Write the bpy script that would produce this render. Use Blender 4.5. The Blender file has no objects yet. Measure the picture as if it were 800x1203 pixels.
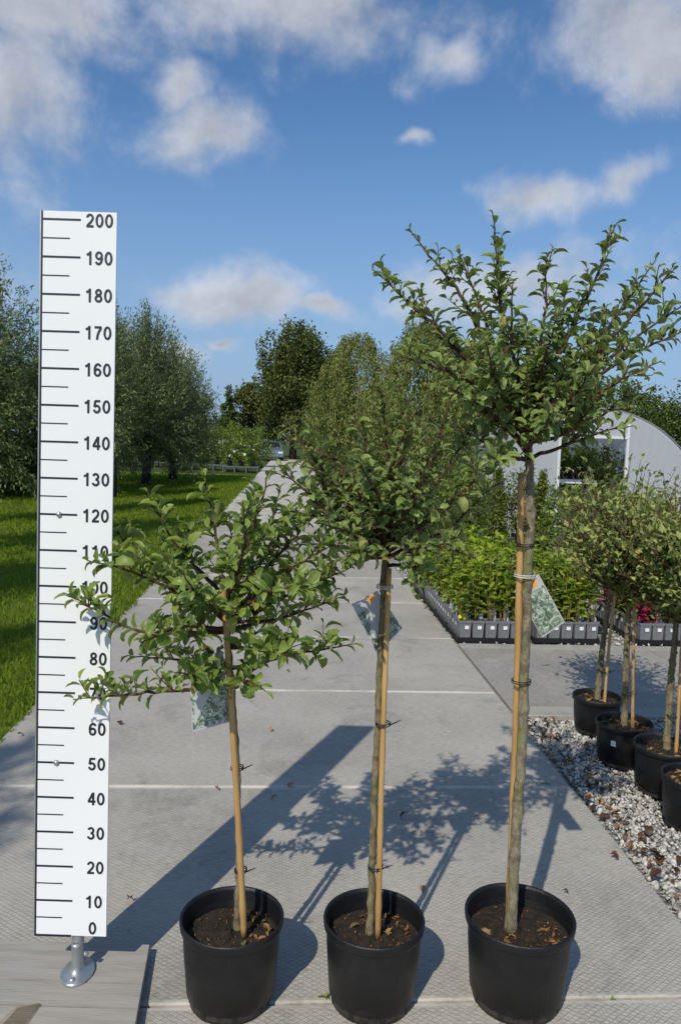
import bpy, math, random
import numpy as np
from mathutils import Vector, Matrix

random.seed(7)
rng = np.random.default_rng(11)
S = bpy.context.scene
C = S.collection

# ------------------------------------------------------------------ camera
F, CX, CY = 917.0, 400.0, 601.5          # focal length and centre in photo pixels
TH, RO, H = math.radians(5.2), math.radians(1.8), 1.56


def camvec(x, y, z):
    c, s = math.cos(RO), math.sin(RO)
    x2, y2 = c * x + s * y, -s * x + c * y
    return Vector((x2, z * math.cos(TH) - y2 * math.sin(TH), -z * math.sin(TH) - y2 * math.cos(TH)))


def ray(u, v):
    return camvec((u - CX) / F, (v - CY) / F, 1.0)


def gnd(u, v, z=0.0):
    r = ray(u, v)
    t = (z - H) / r.z
    return Vector((r.x * t, r.y * t, z))


def at(u, v, Y):
    r = ray(u, v)
    t = Y / r.y
    return Vector((r.x * t, Y, H + r.z * t))


cam_d = bpy.data.cameras.new('camera')
cam = bpy.data.objects.new('camera', cam_d)
C.objects.link(cam)
R3 = Matrix((camvec(1, 0, 0), -camvec(0, 1, 0), -camvec(0, 0, 1))).transposed()
cam.matrix_world = Matrix.Translation((0, 0, H)) @ R3.to_4x4()
cam_d.sensor_fit = 'VERTICAL'
cam_d.sensor_height = 24.0
cam_d.lens = F / 1203.0 * 24.0
cam_d.clip_start = 0.05
cam_d.clip_end = 2000
S.camera = cam

S.view_settings.view_transform = 'Standard'
S.view_settings.look = 'None'
S.view_settings.exposure = 0.06
S.view_settings.gamma = 1.0
S.view_settings.use_curve_mapping = False
S.cycles.max_bounces = 6
S.cycles.transparent_max_bounces = 12

# ------------------------------------------------------------------ sun and sky
SUN_EL = math.radians(44.0)
SUN_AZ = math.atan2(-0.381, -0.924)      # compass angle from +Y towards +X
sun_dir = Vector((math.sin(SUN_AZ) * math.cos(SUN_EL), math.cos(SUN_AZ) * math.cos(SUN_EL), math.sin(SUN_EL)))
sd = bpy.data.lights.new('sun', 'SUN')
sd.energy = 3.3
sd.angle = math.radians(0.53)
sd.color = (1.0, 0.93, 0.80)
sun = bpy.data.objects.new('sun', sd)
C.objects.link(sun)
sun.rotation_euler = (-sun_dir).to_track_quat('-Z', 'Y').to_euler()
sun.location = (-5, -10, 12)

W = bpy.data.worlds.new('World')
S.world = W
W.use_nodes = True


class NT:
    """tiny helper for building node trees"""
    def __init__(self, tree):
        self.t = tree
        tree.nodes.clear()

    def n(self, typ, **kw):
        nd = self.t.nodes.new(typ)
        for k, v in kw.items():
            setattr(nd, k, v)
        return nd

    def put(self, sock, v):
        if isinstance(v, bpy.types.NodeSocket):
            self.t.links.new(v, sock)
        elif isinstance(v, bpy.types.Node):
            self.t.links.new(v.outputs[0], sock)
        elif v is not None:
            if hasattr(sock.default_value, '__len__'):
                if not hasattr(v, '__len__'):
                    v = (v,) * len(sock.default_value)
                v = tuple(v)
                if len(sock.default_value) == 4 and len(v) == 3:
                    v = v + (1.0,)
            sock.default_value = v

    def m(self, op, a, b=None, c=None, clamp=False):
        nd = self.n('ShaderNodeMath', operation=op, use_clamp=clamp)
        for i, v in enumerate((a, b, c)):
            if v is not None:
                self.put(nd.inputs[i], v)
        return nd.outputs[0]

    def v(self, op, a, b=None):
        nd = self.n('ShaderNodeVectorMath', operation=op)
        self.put(nd.inputs[0], a)
        if b is not None:
            self.put(nd.inputs[1], b)
        return nd.outputs['Value'] if op in ('LENGTH', 'DOT_PRODUCT') else nd.outputs[0]

    def mix(self, fac, a, b, blend='MIX'):
        nd = self.n('ShaderNodeMix', data_type='RGBA', blend_type=blend)
        self.put(nd.inputs[0], fac)
        self.put(nd.inputs[6], a)
        self.put(nd.inputs[7], b)
        return nd.outputs[2]

    def noise(self, vec, scale, detail=4, rough=0.55, dist=0.0):
        nd = self.n('ShaderNodeTexNoise')
        self.put(nd.inputs['Vector'], vec)
        nd.inputs['Scale'].default_value = scale
        nd.inputs['Detail'].default_value = detail
        nd.inputs['Roughness'].default_value = rough
        nd.inputs['Distortion'].default_value = dist
        return nd.outputs['Fac']

    def voro(self, vec, scale, feature='F1', out='Distance'):
        nd = self.n('ShaderNodeTexVoronoi', feature=feature)
        self.put(nd.inputs['Vector'], vec)
        nd.inputs['Scale'].default_value = scale
        return nd.outputs[out]

    def ramp(self, fac, stops):
        nd = self.n('ShaderNodeValToRGB')
        el = nd.color_ramp.elements
        while len(el) < len(stops):
            el.new(0.5)
        for e, (p, c) in zip(el, stops):
            e.position = p
            e.color = tuple(c) + (1.0,) if len(c) == 3 else c
        self.put(nd.inputs[0], fac)
        return nd.outputs[0]

    def smooth(self, x, a, b):
        nd = self.n('ShaderNodeMapRange', interpolation_type='SMOOTHSTEP')
        self.put(nd.inputs[0], x)
        nd.inputs[1].default_value = a
        nd.inputs[2].default_value = b
        return nd.outputs[0]


g = NT(W.node_tree)
out = g.n('ShaderNodeOutputWorld')
sky = g.n('ShaderNodeTexSky', sky_type='NISHITA')
sky.sun_disc = False
sky.sun_elevation = SUN_EL
sky.sun_rotation = SUN_AZ
sky.altitude = 0
sky.air_density = 1.0
sky.dust_density = 0.8
sky.ozone_density = 1.6
tc = g.n('ShaderNodeTexCoord').outputs['Generated']
sep = g.n('ShaderNodeSeparateXYZ')
g.put(sep.inputs[0], tc)
az = g.m('ARCTAN2', sep.outputs[0], sep.outputs[1])
el = g.m('ARCSINE', sep.outputs[2])
comb = g.n('ShaderNodeCombineXYZ')
g.put(comb.inputs[0], az)
g.put(comb.inputs[1], el)
ae = comb.outputs[0]
# warped (azimuth, elevation) so cloud outlines are ragged
wn = g.n('ShaderNodeTexNoise')
g.put(wn.inputs['Vector'], tc)
wn.inputs['Scale'].default_value = 7.0
wn.inputs['Detail'].default_value = 3
warp = g.v('MULTIPLY', g.v('SUBTRACT', wn.outputs['Color'], (0.5, 0.5, 0.5)), (0.16, 0.12, 0.0))
aw = g.v('ADD', ae, warp)
CLOUDS = [(-5, 105, 140, 105), (60, 15, 150, 55), (330, 8, 235, 58), (232, 172, 112, 48), (200, 108, 45, 36),
          (750, 45, 120, 70), (645, 238, 75, 30), (738, 205, 45, 34), (262, 345, 125, 34), (380, 364, 70, 12),
          (222, 414, 48, 15), (275, 399, 20, 9), (482, 156, 32, 14), (600, 350, 130, 46), (512, 62, 46, 34),
          (905, 300, 130, 40), (-120, 330, 150, 60)]
acc = None
for (u, v_, rx, ry) in CLOUDS:
    r = ray(u, v_).normalized()
    a0, e0 = math.atan2(r.x, r.y), math.asin(r.z)
    d = g.v('MULTIPLY', g.v('SUBTRACT', aw, (a0, e0, 0)), (F / rx, F / ry * 0.95, 0))
    s = g.m('SUBTRACT', 1.0, g.v('LENGTH', d))
    acc = s if acc is None else g.m('MAXIMUM', acc, s)
# the rest of the sky, outside the frame, has the same scattered clouds
rest = g.m('SUBTRACT', g.m('MULTIPLY', g.noise(tc, 2.6, 2), 3.4), 1.75)
infr = g.m('MULTIPLY', g.smooth(g.m('ABSOLUTE', az), 0.50, 0.75), 1.0)
infr2 = g.smooth(el, 0.58, 0.75)
rest = g.m('SUBTRACT', rest, g.m('MULTIPLY', g.m('SUBTRACT', 1.0, g.m('MAXIMUM', infr, infr2)), 4.0))
acc = g.m('MAXIMUM', acc, rest)
acc = g.m('MAXIMUM', acc, -1.2)
fb = g.noise(tc, 9.0, 10, 0.60, 0.15)
fb2 = g.noise(g.v('ADD', tc, (-0.012, 0.0, 0.03)), 9.0, 10, 0.60, 0.15)
dens = g.m('ADD', acc, g.m('MULTIPLY', g.m('SUBTRACT', fb, 0.5), 2.3))
cov = g.m('MULTIPLY', g.smooth(dens, -0.10, 1.0), 0.88)
lit = g.m('ADD', 0.61, g.m('MULTIPLY', g.m('SUBTRACT', fb, fb2), 0.75))
lit = g.m('ADD', lit, g.m('MULTIPLY', g.smooth(dens, 0.3, 1.4), -0.13))
cc = g.n('ShaderNodeCombineXYZ')
for i, k in enumerate((0.90, 0.945, 1.05)):
    g.put(cc.inputs[i], g.m('MULTIPLY', lit, k))
SKY_STRENGTH = 0.115
skyc = g.v('MULTIPLY', sky.outputs[0], (0.545, 0.79, 1.0))
cloudc = g.v('MULTIPLY', cc.outputs[0], (1.0 / SKY_STRENGTH,) * 3)
skyc = g.mix(g.m('MULTIPLY', g.smooth(el, 0.42, -0.05), 0.95), skyc, tuple(c / SKY_STRENGTH for c in (0.29, 0.41, 0.60)))
full = g.mix(cov, skyc, cloudc)
bg = g.n('ShaderNodeBackground')
g.put(bg.inputs[0], full)
bg.inputs[1].default_value = SKY_STRENGTH
W.node_tree.links.new(bg.outputs[0], out.inputs[0])

# ------------------------------------------------------------------ frame of the path
UX, UY = -0.0658, 0.99783               # along the path
NX, NY = 0.99783, 0.0658                # across the path, to the right
PHI = math.atan2(NY, NX)


def P(a, b, z=0.0):
    return Vector((a * NX + b * UX, a * NY + b * UY, z))


# ------------------------------------------------------------------ materials
def bsdf_mat(name):
    m = bpy.data.materials.new(name)
    m.use_nodes = True
    g = NT(m.node_tree)
    o = g.n('ShaderNodeOutputMaterial')
    b = g.n('ShaderNodeBsdfPrincipled')
    m.node_tree.links.new(b.outputs[0], o.inputs[0])
    return m, g, b, o


def plain(name, c1, c2=None, scale=8.0, rough=0.7, bump=0.0, bscale=40.0, metal=0.0, spec=0.5, stretch=None, rnd=0.0):
    m, g, b, o = bsdf_mat(name)
    tc = g.n('ShaderNodeTexCoord').outputs['Object']
    if rnd:
        ro_ = g.n('ShaderNodeObjectInfo').outputs['Random']
        cx_ = g.n('ShaderNodeCombineXYZ')
        for i_, k_ in enumerate((37.0, 91.0, 13.0)):
            g.put(cx_.inputs[i_], g.m('MULTIPLY', ro_, k_))
        tc = g.v('ADD', tc, cx_.outputs[0])
    if stretch:
        tc = g.v('MULTIPLY', tc, stretch)
    col = c1
    if c2 is not None:
        col = g.mix(g.smooth(g.noise(tc, scale, 5), 0.3, 0.7), c1, c2)
    if rnd:
        r = g.n('ShaderNodeObjectInfo').outputs['Random']
        k = g.m('ADD', 1 - rnd, g.m('MULTIPLY', r, 2 * rnd))
        col = g.mix(1.0, col, g.mix(0.0, k, k), 'MULTIPLY')
    g.put(b.inputs['Base Color'], col)
    b.inputs['Roughness'].default_value = rough
    b.inputs['Metallic'].default_value = metal
    b.inputs['Specular IOR Level'].default_value = spec
    if bump:
        bp = g.n('ShaderNodeBump')
        bp.inputs['Strength'].default_value = bump
        bp.inputs['Distance'].default_value = 0.01
        g.put(bp.inputs['Height'], g.noise(tc, bscale, 5))
        g.put(b.inputs['Normal'], bp)
    return m


def leaf_mat(name, dark, light, under, rough=0.45, transl=0.25, spec=0.4, tip=None):
    """foliage: colour varies with the object and with the leaf (attribute 'var'); paler underside; lets light through"""
    m, g, b, o = bsdf_mat(name)
    r = g.n('ShaderNodeObjectInfo').outputs['Random']
    at_ = g.n('ShaderNodeAttribute', attribute_name='var')
    var = g.m('FRACT', g.m('ADD', g.m('MULTIPLY', r, 1.0), at_.outputs['Fac']))
    stops = [(0.0, dark), (0.75, light)]
    if tip:
        stops += [(0.975, light), (0.992, tip)]
    col = g.ramp(var, stops)
    rim = g.n('ShaderNodeAttribute', attribute_name='rim').outputs['Fac']
    col = g.mix(g.m('MULTIPLY', g.smooth(rim, 0.45, 1.0), 0.62), col, under)
    col = g.mix(g.m('MULTIPLY', g.smooth(rim, -0.35, -0.9), 0.45), col, under)
    geo = g.n('ShaderNodeNewGeometry')
    col2 = g.mix(geo.outputs['Backfacing'], col, under)
    g.put(b.inputs['Base Color'], col2)
    b.inputs['Roughness'].default_value = rough
    b.inputs['Specular IOR Level'].default_value = spec
    tr = g.n('ShaderNodeBsdfTranslucent')
    g.put(tr.inputs[0], g.mix(1.0, col, (1.3, 1.45, 0.6), 'MULTIPLY'))
    mx = g.n('ShaderNodeMixShader')
    mx.inputs[0].default_value = transl
    g.put(mx.inputs[1], b)
    g.put(mx.inputs[2], tr)
    m.node_tree.links.new(mx.outputs[0], o.inputs[0])
    return m


def slab_mat(name, base, dirt, border):
    """concrete slab with a raised anti-slip lozenge pattern and a smooth pale rim"""
    m, g, b, o = bsdf_mat(name)
    oc = g.n('ShaderNodeTexCoord').outputs['Object']
    geo = g.n('ShaderNodeNewGeometry').outputs['Position']
    r = g.n('ShaderNodeObjectInfo').outputs['Random']
    sp = g.n('ShaderNodeSeparateXYZ')
    g.put(sp.inputs[0], oc)
    x, y = sp.outputs[0], sp.outputs[1]
    wob = g.m('MULTIPLY', g.noise(geo, 9.0, 2), 0.12)
    p = g.m('ADD', g.m('MULTIPLY', x, 1 / 0.026), g.m('ADD', g.m('MULTIPLY', y, 1 / 0.019), wob))
    q = g.m('SUBTRACT', g.m('MULTIPLY', x, 1 / 0.026), g.m('SUBTRACT', g.m('MULTIPLY', y, 1 / 0.019), wob))
    lp = g.m('ABSOLUTE', g.m('SUBTRACT', g.m('FRACT', p), 0.5))
    lq = g.m('ABSOLUTE', g.m('SUBTRACT', g.m('FRACT', q), 0.5))
    line = g.smooth(g.m('MAXIMUM', lp, lq), 0.33, 0.47)       # 1 on the grooves
    edge = g.m('MAXIMUM', g.smooth(g.m('ABSOLUTE', y), 0.655, 0.663), 0.0)
    line = g.m('MULTIPLY', line, g.m('SUBTRACT', 1.0, edge))
    big = g.noise(geo, 1.1, 5, 0.6)
    mid = g.noise(geo, 6.5, 6, 0.65)
    fine = g.noise(geo, 130.0, 3, 0.7)
    streak = g.noise(g.v('MULTIPLY', oc, (7.0, 46.0, 1.0)), 2.2, 5, 0.7)
    col = g.mix(g.smooth(big, 0.30, 0.72), dirt, base)
    col = g.mix(g.m('MULTIPLY', g.smooth(mid, 0.52, 0.78), 0.45), col, g.mix(0.5, dirt, (0.12, 0.115, 0.10)))
    col = g.mix(g.m('MULTIPLY', g.smooth(streak, 0.42, 0.66), 0.5), col, g.mix(0.35, base, border))
    col = g.mix(g.m('MULTIPLY', g.smooth(g.noise(geo, 0.45, 3), 0.5, 0.7), 0.35), col, dirt)
    col = g.mix(g.m('MULTIPLY', g.smooth(g.noise(geo, 1.9, 8, 0.7, 0.6), 0.50, 0.66), 0.50), col, (0.19, 0.178, 0.155))
    col = g.mix(g.m('MULTIPLY', g.smooth(g.noise(geo, 3.1, 7, 0.7), 0.52, 0.66), 0.50), col, (0.50, 0.475, 0.43))
    spk = g.voro(geo, 16.0)
    col = g.mix(g.m('MULTIPLY', g.smooth(spk, 0.10, 0.05), g.m('MULTIPLY', g.smooth(g.noise(geo, 5.0, 2), 0.5, 0.6), 0.6)), col, (0.09, 0.08, 0.07))
    st2 = g.noise(g.v('MULTIPLY', oc, (16.0, 75.0, 1.0)), 2.0, 4, 0.75)
    col = g.mix(g.m('MULTIPLY', g.smooth(st2, 0.38, 0.62), 0.9), g.mix(0.24, col, (0.12, 0.115, 0.105)), g.mix(0.30, col, (0.62, 0.59, 0.54)))
    grime = g.m('MULTIPLY', line, g.m('MULTIPLY', g.smooth(g.noise(geo, 1.7, 3), 0.40, 0.72), 0.42))
    col = g.mix(g.m('ADD', grime, g.m('MULTIPLY', line, 0.06)), col, (0.10, 0.098, 0.095))
    col = g.mix(g.m('MULTIPLY', g.smooth(fine, 0.55, 0.8), 0.35), col, (0.13, 0.125, 0.12))
    col = g.mix(g.m('MULTIPLY', edge, g.m('MULTIPLY', g.smooth(g.noise(geo, 4.0, 4), 0.38, 0.62), 0.9)), col, border)
    k = g.m('ADD', 0.94, g.m('MULTIPLY', r, 0.12))
    kk = g.n('ShaderNodeCombineXYZ')
    for i in range(3):
        g.put(kk.inputs[i], k)
    col = g.v('MULTIPLY', col, kk.outputs[0])
    g.put(b.inputs['Base Color'], col)
    b.inputs['Roughness'].default_value = 0.82
    b.inputs['Specular IOR Level'].default_value = 0.3
    bp = g.n('ShaderNodeBump')
    bp.inputs['Strength'].default_value = 0.55
    bp.inputs['Distance'].default_value = 0.0025
    hgt = g.m('ADD', g.m('MULTIPLY', line, -0.7), g.m('ADD', g.m('MULTIPLY', fine, 0.25), g.m('MULTIPLY', mid, 0.5)))
    g.put(bp.inputs['Height'], hgt)
    g.put(b.inputs['Normal'], bp)
    return m


def stone_mat(name, cols, grit=(0.22, 0.21, 0.19)):
    m, g, b, o = bsdf_mat(name)
    a = g.n('ShaderNodeAttribute', attribute_name='var').outputs['Fac']
    n = len(cols)
    col = g.ramp(a, [(i / (n - 1), c) for i, c in enumerate(cols)])
    geo = g.n('ShaderNodeNewGeometry').outputs['Position']
    col = g.mix(g.m('MULTIPLY', g.noise(geo, 90.0, 3), 0.35), col, grit)
    g.put(b.inputs['Base Color'], col)
    b.inputs['Roughness'].default_value = 0.6
    return m


def gravel_sheet_mat():
    m, g, b, o = bsdf_mat('gravel_bed')
    geo = g.n('ShaderNodeNewGeometry').outputs['Position']
    v1 = g.n('ShaderNodeTexVoronoi')
    g.put(v1.inputs['Vector'], geo)
    v1.inputs['Scale'].default_value = 42.0
    sp = g.n('ShaderNodeSeparateColor')
    g.put(sp.inputs[0], v1.outputs['Color'])
    col = g.ramp(sp.outputs[0], [(0.0, (0.10, 0.10, 0.10)), (0.4, (0.28, 0.27, 0.25)), (1.0, (0.5, 0.49, 0.46))])
    g.put(b.inputs['Base Color'], col)
    b.inputs['Roughness'].default_value = 0.8
    bp = g.n('ShaderNodeBump')
    bp.inputs['Strength'].default_value = 1.0
    bp.inputs['Distance'].default_value = 0.02
    g.put(bp.inputs['Height'], g.m('SUBTRACT', 1.0, v1.outputs['Distance']))
    g.put(b.inputs['Normal'], bp)
    return m


def lawn_mat(name, c1, c2, c3):
    m, g, b, o = bsdf_mat(name)
    geo = g.n('ShaderNodeNewGeometry').outputs['Position']
    col = g.mix(g.smooth(g.noise(geo, 0.7, 5), 0.35, 0.65), c1, c2)
    col = g.mix(g.smooth(g.noise(geo, 30.0, 4, 0.7), 0.4, 0.7), col, c3)
    col = g.mix(g.m('MULTIPLY', g.smooth(g.noise(geo, 1.6, 4, 0.7), 0.62, 0.75), 0.6), col, (0.16, 0.13, 0.06))
    g.put(b.inputs['Base Color'], col)
    b.inputs['Roughness'].default_value = 0.9
    b.inputs['Specular IOR Level'].default_value = 0.15
    bp = g.n('ShaderNodeBump')
    bp.inputs['Strength'].default_value = 0.8
    bp.inputs['Distance'].default_value = 0.05
    g.put(bp.inputs['Height'], g.noise(geo, 45.0, 4, 0.8))
    g.put(b.inputs['Normal'], bp)
    return m


def bark_mat(name, c1, c2, moss=None, scale=60.0):
    m, g, b, o = bsdf_mat(name)
    oc = g.n('ShaderNodeTexCoord').outputs['Object']
    st = g.v('MULTIPLY', oc, (1.0, 1.0, 0.45))
    col = g.mix(g.smooth(g.noise(st, scale, 5, 0.65), 0.35, 0.65), c1, c2)
    if moss:
        col = g.mix(g.m('MULTIPLY', g.smooth(g.noise(st, 14.0, 4), 0.52, 0.66), 0.7), col, moss)
    g.put(b.inputs['Base Color'], col)
    b.inputs['Roughness'].default_value = 0.8
    b.inputs['Specular IOR Level'].default_value = 0.25
    bp = g.n('ShaderNodeBump')
    bp.inputs['Strength'].default_value = 0.7
    bp.inputs['Distance'].default_value = 0.005
    g.put(bp.inputs['Height'], g.noise(g.v('MULTIPLY', oc, (1, 1, 0.3)), scale * 2, 5, 0.7))
    lent = g.smooth(g.voro(g.v('MULTIPLY', oc, (0.5, 0.5, 1.0)), scale * 1.1), 0.22, 0.08)
    col = g.mix(g.m('MULTIPLY', lent, 0.6), col, c1)
    col = g.mix(g.m('MULTIPLY', g.smooth(g.noise(g.v('MULTIPLY', oc, (0.4, 0.4, 1.0)), 38.0, 3), 0.56, 0.64), 0.5), col, tuple(k * 0.5 for k in c1))
    g.put(b.inputs['Base Color'], col)
    g.put(b.inputs['Normal'], bp)
    return m


def card_mat(name):
    """printed plant card: photograph of pale flowers and leaves"""
    m, g, b, o = bsdf_mat(name)
    oc = g.n('ShaderNodeTexCoord').outputs['Object']
    v = g.noise(oc, 75.0, 6, 0.75, 1.0)
    col = g.ramp(v, [(0.30, (0.035, 0.06, 0.05)), (0.46, (0.10, 0.15, 0.11)), (0.54, (0.38, 0.45, 0.37)), (0.66, (0.75, 0.78, 0.72))])
    g.put(b.inputs['Base Color'], col)
    b.inputs['Roughness'].default_value = 0.3
    return m


def film_mat():
    m, g, b, o = bsdf_mat('tunnel_film')
    oc = g.n('ShaderNodeTexCoord').outputs['Object']
    n = g.noise(g.v('MULTIPLY', oc, (1.0, 1.0, 0.6)), 1.5, 5)
    g.put(b.inputs['Base Color'], g.mix(n, (0.62, 0.64, 0.66), (0.74, 0.75, 0.76)))
    b.inputs['Roughness'].default_value = 0.35
    bp = g.n('ShaderNodeBump')
    bp.inputs['Strength'].default_value = 0.4
    bp.inputs['Distance'].default_value = 0.05
    g.put(bp.inputs['Height'], g.noise(g.v('MULTIPLY', oc, (6.0, 6.0, 1.0)), 1.2, 3))
    g.put(b.inputs['Normal'], bp)
    tl = g.n('ShaderNodeBsdfTranslucent')
    tl.inputs[0].default_value = (0.7, 0.73, 0.76, 1)
    tp = g.n('ShaderNodeBsdfTransparent')
    tp.inputs[0].default_value = (0.92, 0.94, 0.96, 1)
    m1 = g.n('ShaderNodeMixShader')
    m1.inputs[0].default_value = 0.35
    g.put(m1.inputs[1], b)
    g.put(m1.inputs[2], tl)
    m2 = g.n('ShaderNodeMixShader')
    m2.inputs[0].default_value = 0.30
    g.put(m2.inputs[1], m1)
    g.put(m2.inputs[2], tp)
    m.node_tree.links.new(m2.outputs[0], o.inputs[0])
    return m


M = {}
M['slab'] = slab_mat('path_slab', (0.49, 0.455, 0.395), (0.38, 0.353, 0.31), (0.56, 0.53, 0.475))
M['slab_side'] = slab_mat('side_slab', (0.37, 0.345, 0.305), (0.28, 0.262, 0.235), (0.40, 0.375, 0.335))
M['joint'] = plain('joint_sand', (0.25, 0.23, 0.20), (0.40, 0.37, 0.32), 12, 0.95, 0.6, 80)
M['gravel_bed'] = gravel_sheet_mat()
M['stone'] = stone_mat('gravel_stone', [(0.16, 0.155, 0.15), (0.36, 0.34, 0.31), (0.50, 0.475, 0.43), (0.60, 0.58, 0.54), (0.72, 0.70, 0.66)])
M['lawn'] = lawn_mat('lawn', (0.14, 0.215, 0.017), (0.20, 0.26, 0.026), (0.12, 0.175, 0.02))
M['ground'] = lawn_mat('far_ground', (0.06, 0.09, 0.02), (0.09, 0.10, 0.03), (0.05, 0.07, 0.02))
M['grass'] = leaf_mat('grass_blade', (0.13, 0.215, 0.014), (0.31, 0.385, 0.032), (0.20, 0.28, 0.04), 0.6, 0.45, 0.2)
M['board'] = plain('white_panel', (0.84, 0.85, 0.87), (0.86, 0.87, 0.88), 3.0, 0.35)
M['print'] = plain('dark_print', (0.012, 0.016, 0.026), None, rough=0.5)
M['alu'] = plain('aluminium', (0.45, 0.46, 0.48), (0.55, 0.56, 0.57), 30, 0.4, metal=0.7)
M['zinc'] = plain('galvanised_steel', (0.42, 0.44, 0.45), (0.55, 0.57, 0.58), 35, 0.38, 0.15, 60, metal=0.75)
M['plank'] = plain('weathered_plank', (0.29, 0.265, 0.235), (0.36, 0.335, 0.30), 4, 0.85, 0.25, 25, stretch=(1.0, 9.0, 9.0), rnd=0.14)
M['fresh_wood'] = plain('split_wood', (0.31, 0.255, 0.185), (0.38, 0.32, 0.24), 9, 0.8, 0.4, 30, stretch=(1, 9, 9))
def pot_mat():
    m, g, b, o = bsdf_mat('black_pot')
    oc = g.n('ShaderNodeTexCoord').outputs['Object']
    sp = g.n('ShaderNodeSeparateXYZ')
    g.put(sp.inputs[0], oc)
    ri = g.n('ShaderNodeObjectInfo').outputs['Random']
    cx_ = g.n('ShaderNodeCombineXYZ')
    g.put(cx_.inputs[0], g.m('MULTIPLY', ri, 50.0))
    oc2 = g.v('ADD', oc, cx_.outputs[0])
    col = g.mix(g.smooth(g.noise(oc2, 14.0, 5), 0.3, 0.7), (0.004, 0.0043, 0.0055), (0.008, 0.0083, 0.0095))
    low = g.m('ADD', g.m('MULTIPLY', sp.outputs[2], 14.0), g.m('MULTIPLY', g.noise(oc2, 30.0, 6, 0.7), -2.6))
    dirt = g.smooth(low, -0.65, -1.25)
    dust = g.m('MULTIPLY', g.smooth(g.noise(oc2, 9.0, 8, 0.75), 0.55, 0.78), 0.14)
    scr = g.m('MULTIPLY', g.smooth(g.noise(g.v('MULTIPLY', oc2, (60.0, 60.0, 3.0)), 2.0, 4, 0.8), 0.66, 0.74), 0.22)
    col = g.mix(g.m('MAXIMUM', g.m('MULTIPLY', dirt, 0.4), g.m('MAXIMUM', dust, scr)), col, (0.085, 0.072, 0.058))
    g.put(b.inputs['Base Color'], col)
    g.put(b.inputs['Roughness'], g.m('ADD', 0.38, g.m('MULTIPLY', g.noise(oc2, 22.0, 5), 0.25)))
    bp = g.n('ShaderNodeBump')
    bp.inputs['Strength'].default_value = 0.2
    bp.inputs['Distance'].default_value = 0.01
    g.put(bp.inputs['Height'], g.m('ADD', g.noise(oc2, 160.0, 4), g.m('MULTIPLY', g.noise(oc2, 6.0, 2), 1.2)))
    g.put(b.inputs['Normal'], bp)
    return m


M['pot'] = pot_mat()
M['pot_plain'] = plain('black_pot', (0.006, 0.0065, 0.008), (0.010, 0.0105, 0.012), 12, 0.45, 0.12, 160)
M['soil'] = plain('potting_soil', (0.010, 0.007, 0.005), (0.038, 0.025, 0.015), 40, 0.95, 1.0, 70)
M['litter'] = stone_mat('leaf_litter', [(0.035, 0.02, 0.010), (0.12, 0.05, 0.018), (0.27, 0.11, 0.035), (0.36, 0.20, 0.08), (0.08, 0.11, 0.02)], (0.07, 0.04, 0.02))
M['bamboo'] = plain('bamboo_cane', (0.42, 0.24, 0.085), (0.56, 0.36, 0.15), 18, 0.45, 0.1, 60, stretch=(1, 1, 0.2))
M['bark'] = bark_mat('tree_bark', (0.14, 0.115, 0.065), (0.26, 0.215, 0.135), (0.12, 0.15, 0.04))
M['bark3'] = bark_mat('pale_bark', (0.16, 0.135, 0.085), (0.30, 0.26, 0.185), (0.17, 0.19, 0.05), 100)
M['twig'] = bark_mat('twig_bark', (0.055, 0.030, 0.020), (0.14, 0.075, 0.048), None, 90)
M['dark_bark'] = bark_mat('dark_bark', (0.03, 0.025, 0.02), (0.07, 0.06, 0.045), None, 12)
M['tie'] = plain('black_tie', (0.01, 0.01, 0.01), None, rough=0.5)
M['wire'] = plain('tie_wire', (0.6, 0.6, 0.6), None, rough=0.4)
M['card'] = card_mat('plant_card_photo')
M['card_white'] = plain('plant_card_plastic', (0.42, 0.42, 0.46), (0.5, 0.5, 0.53), 20, 0.25)
M['orange'] = plain('orange_print', (0.75, 0.30, 0.04), (0.85, 0.42, 0.08), 60, 0.4)
M['red'] = plain('red_print', (0.75, 0.12, 0.04), None, rough=0.4)
M['leaf1'] = leaf_mat('apple_leaf_green', (0.055, 0.115, 0.018), (0.225, 0.305, 0.055), (0.33, 0.38, 0.14), 0.42, 0.30, 0.40, tip=(0.36, 0.36, 0.06))
M['leaf2'] = leaf_mat('apple_leaf_olive', (0.055, 0.105, 0.022), (0.225, 0.30, 0.070), (0.36, 0.40, 0.18), 0.45, 0.28, 0.35, tip=(0.33, 0.24, 0.05))
M['leaf_small'] = leaf_mat('small_variegated_leaf', (0.08, 0.13, 0.028), (0.36, 0.40, 0.12), (0.40, 0.40, 0.20), 0.55, 0.25, 0.25, tip=(0.45, 0.28, 0.05))
M['willow'] = leaf_mat('willow_leaf', (0.060, 0.098, 0.035), (0.25, 0.31, 0.135), (0.30, 0.34, 0.20), 0.6, 0.25, 0.25)
M['seedling'] = leaf_mat('young_leaf', (0.12, 0.21, 0.014), (0.36, 0.44, 0.04), (0.28, 0.33, 0.07), 0.55, 0.38, 0.25)
M['oak'] = leaf_mat('oak_leaf', (0.042, 0.065, 0.016), (0.165, 0.185, 0.045), (0.11, 0.13, 0.05), 0.6, 0.2, 0.2)
M['olive'] = leaf_mat('drooping_leaf', (0.070, 0.110, 0.022), (0.25, 0.295, 0.075), (0.25, 0.235, 0.09), 0.6, 0.28, 0.2, tip=(0.25, 0.12, 0.03))
M['hedge'] = leaf_mat('hedge_leaf', (0.036, 0.070, 0.012), (0.14, 0.19, 0.032), (0.10, 0.13, 0.035), 0.6, 0.2, 0.2)
M['shrub'] = leaf_mat('shrub_leaf', (0.07, 0.125, 0.016), (0.24, 0.31, 0.055), (0.18, 0.22, 0.07), 0.6, 0.3, 0.25)
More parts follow.
